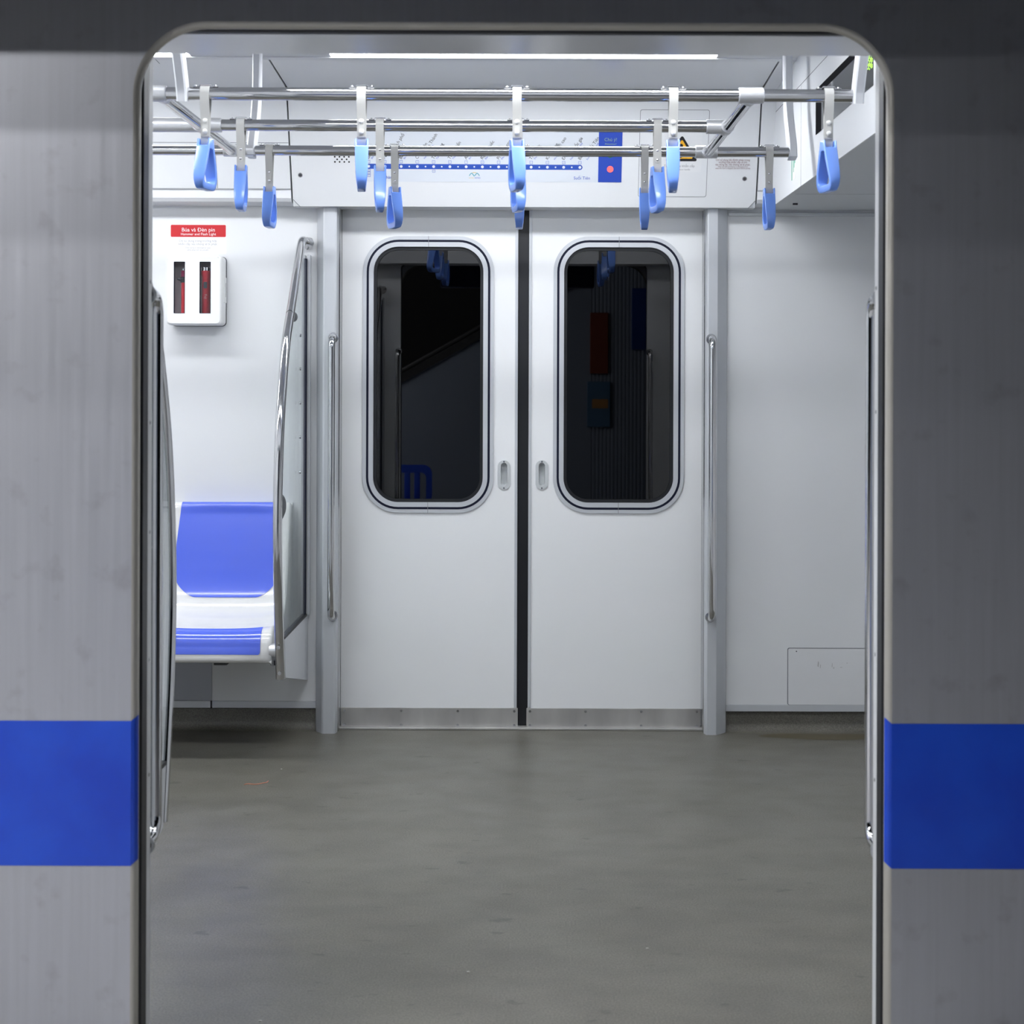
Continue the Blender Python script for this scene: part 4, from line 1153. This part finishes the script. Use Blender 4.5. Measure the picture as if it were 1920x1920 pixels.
# front plate in strips around the slots
fx0, fx1, fz0, fz1 = x0b + 0.006, x1b - 0.006, z0b + 0.006, z1b - 0.006
sx = [s1[0][0], s1[1][0], s2[0][0], s2[1][0]]; sz1, sz0 = s1[0][1], s1[1][1]
bm = bmesh.new()
prism(bm, [(fx0 + 0.01, fz1), (fx0 + 0.003, fz1 - 0.003), (fx0, fz1 - 0.01), (fx0, sz1), (fx1, sz1), (fx1, fz1 - 0.01), (fx1 - 0.003, fz1 - 0.003), (fx1 - 0.01, fz1)], 'y', ybx, ybx + 0.004)
prism(bm, [(fx0 + 0.01, fz0), (fx0 + 0.003, fz0 + 0.003), (fx0, fz0 + 0.01), (fx0, sz0), (fx1, sz0), (fx1, fz0 + 0.01), (fx1 - 0.003, fz0 + 0.003), (fx1 - 0.01, fz0)], 'y', ybx, ybx + 0.004)
for a0, a1 in ((fx0, sx[0]), (sx[1], sx[2]), (sx[3], fx1)): box(bm, a0, a1, ybx, ybx + 0.004, sz0, sz1)
obj('box_front', bm, MATS['box_white'], eb, smooth=0)
obj('back_plate', PR(rrect(x0b + 0.002, x1b + 0.0015, z0b - 0.0015, z1b + 0.001, rr, 6), 'y', YW - 0.006, YW), DKGREY, eb, smooth=0)
obj('inner_lining', B(x0b + 0.008, x1b - 0.008, YW - 0.032, YW - 0.006, z0b + 0.008, z1b - 0.008), mat('box_lining', (0.66, 0.62, 0.62), 0.6), eb, smooth=0)
for (a0, a1) in ((sx[0], sx[1]), (sx[2], sx[3])):
    bm = bmesh.new(); ring(bm, rrect(a0, a1, sz0, sz1, 0.003, 3), rrect(a0 + 0.0014, a1 - 0.0014, sz0 + 0.0014, sz1 - 0.0014, 0.002, 3), ybx - 0.0006, ybx + 0.012)
    obj('slot_edge', bm, NAVY, eb, smooth=0)
    obj('slot_window', PR(rrect(a0, a1, sz0, sz1, 0.003, 3), 'y', ybx + 0.003, ybx + 0.004), glassy('slot_plastic', (0.85, 0.85, 0.87), 0.02, 1.4), eb, smooth=0)
# latch on the side
lt = obj('side_latch', B(x1b - 0.002, x1b + 0.003, 2.795, 2.842, PZ(568, 2.82, 420), PZ(520, 2.82, 420), bev=0.002), MATS['box_white'], eb, smooth=0)
obj('latch_slot', B(x1b + 0.0028, x1b + 0.0034, 2.822, 2.826, PZ(557, 2.82, 420), PZ(531, 2.82, 420)), INKG, lt, smooth=0)
# hammer
yh = 2.788
fhh = Frame((0, yh, 0), (1, 0, 0), (0, 0, 1))
xh, zt_ = fhh.px(344.5, 500); _, zb_ = fhh.px(344, 600)
hm = thing('emergency_hammer', 'red emergency hammer standing in the box slot nearest the doorway frame', 'hammer', (xh, yh, z0b + 0.012))
zj = PZ(530, yh, 344)
obj('shaft', TB([(xh, yh, z0b + 0.012), (xh, yh, zj - 0.002), (xh, yh, zj + 0.004)], [0.0085, 0.0085, 0.0075], 14), REDH, hm)
obj('collar', TB([(xh, yh, zj), (xh, yh, zj + 0.016), (xh, yh, zj + 0.020)], [0.0115, 0.012, 0.009], 14), INK, hm)
hd2 = obj('head', TB([(xh, yh, zj + 0.02), (xh, yh, zj + 0.042)], [0.0088, 0.0088], 14), mat('hammer_purple', srgb(150, 20, 75), 0.4), hm)
obj('striking_point', TB([(xh - 0.024, yh, zj + 0.033 - 0.02), (xh - 0.012, yh, zj + 0.012), (xh - 0.006, yh, zj + 0.010)], [0.002, 0.007, 0.008], 12), INK, hm)
obj('head_cap', TB([(xh, yh, zj + 0.042), (xh, yh, zj + 0.050)], [0.006, 0.005], 12), SATIN, hm)
# torch
xt, _ = fhh.px(386.5, 540); zt_ = PZ(502, yh, 386)
tc_ = thing('torch', 'red torch with a black switch standing in the box slot', 'torch', (xt, yh, z0b + 0.012))
L_ = zt_ - (z0b + 0.012)
zz = lambda v: PZ(v, yh, 386)
obj('torch_body', TB([(xt, yh, z0b + 0.012), (xt, yh, z0b + 0.014), (xt, yh, zz(522)), (xt, yh, zz(514)), (xt, yh, zz(508))], [0.0135, 0.0145, 0.0145, 0.0175, 0.0175], 20), REDF, tc_)
obj('lens_ring', TB([(xt, yh, zz(508)), (xt, yh, zz(502))], [0.0165, 0.0155], 20), CHROME, tc_)
sw = obj('switch', B(xt - 0.006, xt + 0.006, yh - 0.0175, yh - 0.011, zz(541), zz(529), bev=0.002), DKGREY, tc_)
bm = bmesh.new(); Frame((xt, yh - 0.0152, 0), (1, 0, 0), (0, 0, 1)).text(bm, 'Fuji', -0.002, zz(552), 0.012, -PI/2, h=0.0)
text_obj('torch_lettering', bm, mat('torch_print', (0.6, 0.45, 0.42), 0.5), tc_)

# red label above the box
lb = thing('hammer_sign', 'red and white wall label reading Búa và Đèn pin above the hammer box', 'sign', P(371, 475, YW))
x0s, z1s = fw.px(320.3, 421.5); x1s, z0s = fw.px(423.5, 444.5); _, zlow = fw.px(370, 476)
bm = bmesh.new(); fw.poly(bm, rrect(x0s - 0.002, x1s + 0.002, zlow, z1s + 0.002, 0.004), 0.0, 0.0005); flat('label_sheet', bm, PAPER, lb)
bm = bmesh.new(); fw.poly(bm, rrect(x0s, x1s, z0s, z1s, 0.004), 0.0005, 0.001); flat('red_field', bm, REDS, lb)
bm = bmesh.new()
x, z = fw.px(372, 434.2); fw.text(bm, 'Búa và Đèn pin', x, z, 0.0195, align='CENTER', h=0.0014, bold=0.0005)
x, z = fw.px(372, 441.2); fw.text(bm, 'Hammer and Flash Light', x, z, 0.0128, align='CENTER', h=0.0014, bold=0.0003)
text_obj('white_lettering', bm, TEXTW, lb)
bm = bmesh.new()
for tt, v_, sz in (('Chỉ sử dụng trong trường hợp', 453.5, 0.0108), ('khẩn cấp nếu không sẽ bị phạt', 459.5, 0.0108), ('Only using in emergency case', 465.8, 0.0075), ('otherwise will be penalty', 470.0, 0.0075)):
    x, z = fw.px(371, v_); fw.text(bm, tt, x, z, sz, align='CENTER', h=0.0008)
text_obj('grey_lettering', bm, INKG, lb)

# ================================================================== FLOOR LITTER
ZF = Vector((0, 0, 1))
tp_ = [hit(u, v, Vector((0, 0, 0.0015)), ZF) for u, v in ((458, 1471), (465, 1469.5), (475, 1470.5), (484, 1470), (493, 1468), (500, 1467), (503, 1464))]
o = obj('thread', TB(bez(tp_, 3), 0.0011, 6), THREAD); tag(o, 'short reddish thread lying on the floor near the bench', 'thread')
for (u, v), lab in (((878, 1822), 'tiny pale crumb on the floor in the middle of the doorway'), ((1214, 1778), 'tiny pale crumb on the floor towards the gangway side'), ((488, 1914), 'pale scrap on the floor at the doorway on the bench side'), ((528, 1442), 'white speck on the floor beside the reddish thread')):
    p = hit(u, v, Vector((0, 0, 0.001)), ZF)
    bm = bmesh.new(); bmesh.ops.create_icosphere(bm, subdivisions=1, radius=0.003)
    for vv in bm.verts: vv.co = Vector((vv.co.x*1.3, vv.co.y*0.9, vv.co.z*0.5)) + p
    o = obj('crumb', bm, CRUMB); tag(o, lab, 'crumb')
so = obj('floor_stain', st, STAINM, smooth=0); so.parent = fl
so.name = 'stain'

# ================================================================== PLATFORM (seen only in the window glass)
PLF = mat('platform_granite', (0.5, 0.5, 0.5), 0.45); noisy(PLF, (0.46, 0.46, 0.46), (0.56, 0.56, 0.55), 30)
PLW = mat('platform_wall_paint', (0.26, 0.30, 0.36), 0.6)
PLD = mat('platform_dark', (0.03, 0.03, 0.032), 0.8)
pf = obj('platform_floor', B(-9, 7, -9, -0.09, -0.4, -0.01), PLF, smooth=0, kind='structure'); tag(pf, 'grey granite platform floor outside the open doorway', 'floor')
pc_ = obj('platform_ceiling', B(-9, 7, -9, -0.9, 3.4, 3.5), PLD, smooth=0, kind='structure'); tag(pc_, 'dark platform ceiling above the photographer', 'ceiling')
sf = obj('platform_soffit', B(-9, 7, -0.63, -0.59, 2.12, 3.4), PLD, smooth=0, kind='structure'); tag(sf, 'dark soffit beam over the platform edge', 'beam')
pw = obj('platform_wall', B(-9, 7, -8.9, -8.8, -0.01, 3.4), PLD, smooth=0, kind='structure'); tag(pw, 'dark wall at the back of the platform', 'wall')
# stair side wall with handrail, as mirrored in the far windows
YS = -4.0
stw = struct('stair_wall', 'grey side wall of a stair on the platform, mirrored in the dark windows', 'wall', (0, YS, 0))
zst = lambda x: 1.247 + (x + 0.98) * 0.565
obj('stair_side', PR([(-3.1, 0.0), (0.478, 0.0), (0.478, zst(0.478)), (-3.1, zst(-3.1))], 'y', YS - 0.1, YS), PLW, stw, smooth=0)
obj('stair_cap', PR([(-3.1, zst(-3.1)), (0.478, zst(0.478)), (0.478, zst(0.478) + 0.07), (-3.1, zst(-3.1) + 0.07)], 'y', YS - 0.12, YS + 0.02), mat('stair_cap_dark', (0.05, 0.05, 0.05), 0.4), stw, smooth=0)
obj('handrail_pipe', TB([(-3.1, YS, zst(-3.1) + 0.09), (0.478, YS, zst(0.478) + 0.09)], 0.02, 10), MATS['stair_cap_dark'], stw)
cw = struct('ribbed_wall', 'ribbed grey wall on the platform, mirrored in the dark window', 'wall', (0.9, YS, 0))
bm = bmesh.new(); pts = []
x = 0.478
while x < 1.6:
    pts += [(x, YS), (x + 0.016, YS), (x + 0.020, YS - 0.003), (x + 0.026, YS - 0.003)]; x += 0.03
prism(bm, pts + [(x, YS - 0.1), (0.478, YS - 0.1)], 'z', 0.0, 2.6)
obj('ribbed_panel', bm, PLW, cw, smooth=0)
def vx(u): return (u - CX) / (F / (2*(YD + 0.012) - CAM.y - YS))
def vz(v): return CAM.z - (v - CY) / (F / (2*(YD + 0.012) - CAM.y - YS))
def sheet(name, lab, cat, u0, u1, v0, v1, m):
    o = obj(name, B(vx(u0), vx(u1), YS, YS + 0.02, vz(v1), vz(v0), bev=0.004), m, smooth=0); tag(o, lab, cat); return o
sheet('red_banner', 'tall red banner on the ribbed platform wall, mirrored in the window', 'banner', 1106, 1140, 586, 700, mat('banner_red', (0.22, 0.045, 0.025), 0.6))
ps = sheet('notice_frame', 'framed blue and orange notice below the red banner, mirrored in the window', 'notice', 1101, 1144, 715, 800, mat('notice_blue', (0.10, 0.20, 0.32), 0.4))
o = obj('orange_picture', B(vx(1110), vx(1140), YS + 0.02, YS + 0.023, vz(765), vz(748)), mat('notice_orange', (0.5, 0.25, 0.08), 0.5), ps, smooth=0)
sheet('blue_poster', 'blue poster beside the ribbed wall edge, mirrored in the window', 'poster', 1184, 1222, 540, 655, mat('poster_blue', (0.02, 0.06, 0.25), 0.4))
# blue plastic chair
YCH = -3.55
def cvx(u): return (u - CX) / (F / (2*(YD + 0.012) - CAM.y - YCH))
def cvz(v): return CAM.z - (v - CY) / (F / (2*(YD + 0.012) - CAM.y - YCH))
xr_, ztop = cvx(811), cvz(872)
CHM = mat('chair_blue_plastic', (0.03, 0.10, 0.62), 0.35)
wch = 0.38; xl_ = xr_ - wch; zse = ztop - 0.30
ch = thing('plastic_chair', 'low blue plastic chair on the platform, mirrored in the dark window', 'chair', ((xr_+xl_)/2, YCH, 0))
bm = bmesh.new()
Lo = rrect(xl_, xr_, zse, ztop, 0.07, 8); Li = rrect(xl_ + 0.045, xr_ - 0.045, zse + 0.02, ztop - 0.06, 0.04, 8)
ring(bm, Lo, Li, YCH, YCH + 0.02); loft(bm, [[(x, YCH + 0.02, z) for x, z in Li], [(x, YCH + 0.02, z) for x, z in Lo]])
obj('backrest', bm, CHM, ch)
for k in range(3):
    xx = xl_ + wch*(0.3 + 0.2*k); obj('back_slat', B(xx - 0.022, xx + 0.022, YCH, YCH + 0.018, zse + 0.01, ztop - 0.05, bev=0.004), CHM, ch)
obj('seat', B(xl_, xr_, YCH, YCH + 0.36, zse - 0.03, zse, bev=0.012), CHM, ch)
for xx in (xl_ + 0.025, xr_ - 0.025):
    for yy in (YCH + 0.03, YCH + 0.33):
        obj('leg', TB([(xx, yy, zse - 0.01), (xx, yy, -0.01)], [0.022, 0.018], 10), CHM, ch)
# platform tube lamps hung over the left stretch of platform
PLL = mat('platform_tube', (0.9, 0.9, 0.9), 0.4, emit=(0.95, 0.96, 1.0), power=PLAT_POWER)
PLABS = ['first platform tube lamp from the train', 'second platform tube lamp from the train', 'third platform tube lamp from the train', 'fourth platform tube lamp from the train']
for i, (yl, xa_, xb_) in enumerate(((-1.4, -4.2, -2.4), (-1.75, -4.2, -2.4), (-2.25, -4.2, -2.4), (-3.0, -4.2, -2.4))):
    t = thing('platform_lamp', PLABS[i] + ', above the photographer', 'lamp', ((xa_+xb_)/2, yl, 3.3), 'platform tube lamps')
    obj('tube', TB([(xa_, yl, 3.24), (xb_, yl, 3.24)], 0.022, 10), PLL, t)
    obj('tray', B(xa_ - 0.03, xb_ + 0.03, yl - 0.06, yl + 0.06, 3.27, 3.4), mat('tray_grey', (0.4, 0.4, 0.4), 0.5), t, smooth=0)

# board added out of view to throw shade on the gangway side of the car
hs = thing('shade_board', 'unseen dark board added above the platform to shade the car side', 'sign', (-0.08, -1.2, 1.8))
obj('board', B(-0.55, 0.4, -1.24, -1.16, 1.82, 2.70, bev=0.01), mat('shade_board_blue', (0.02, 0.03, 0.08), 0.4), hs, smooth=0)
for x in (-0.4, 0.25): obj('hanger_rod', TB([(x, -1.2, 2.69), (x, -1.2, 3.4)], 0.02, 10), SATIN, hs)
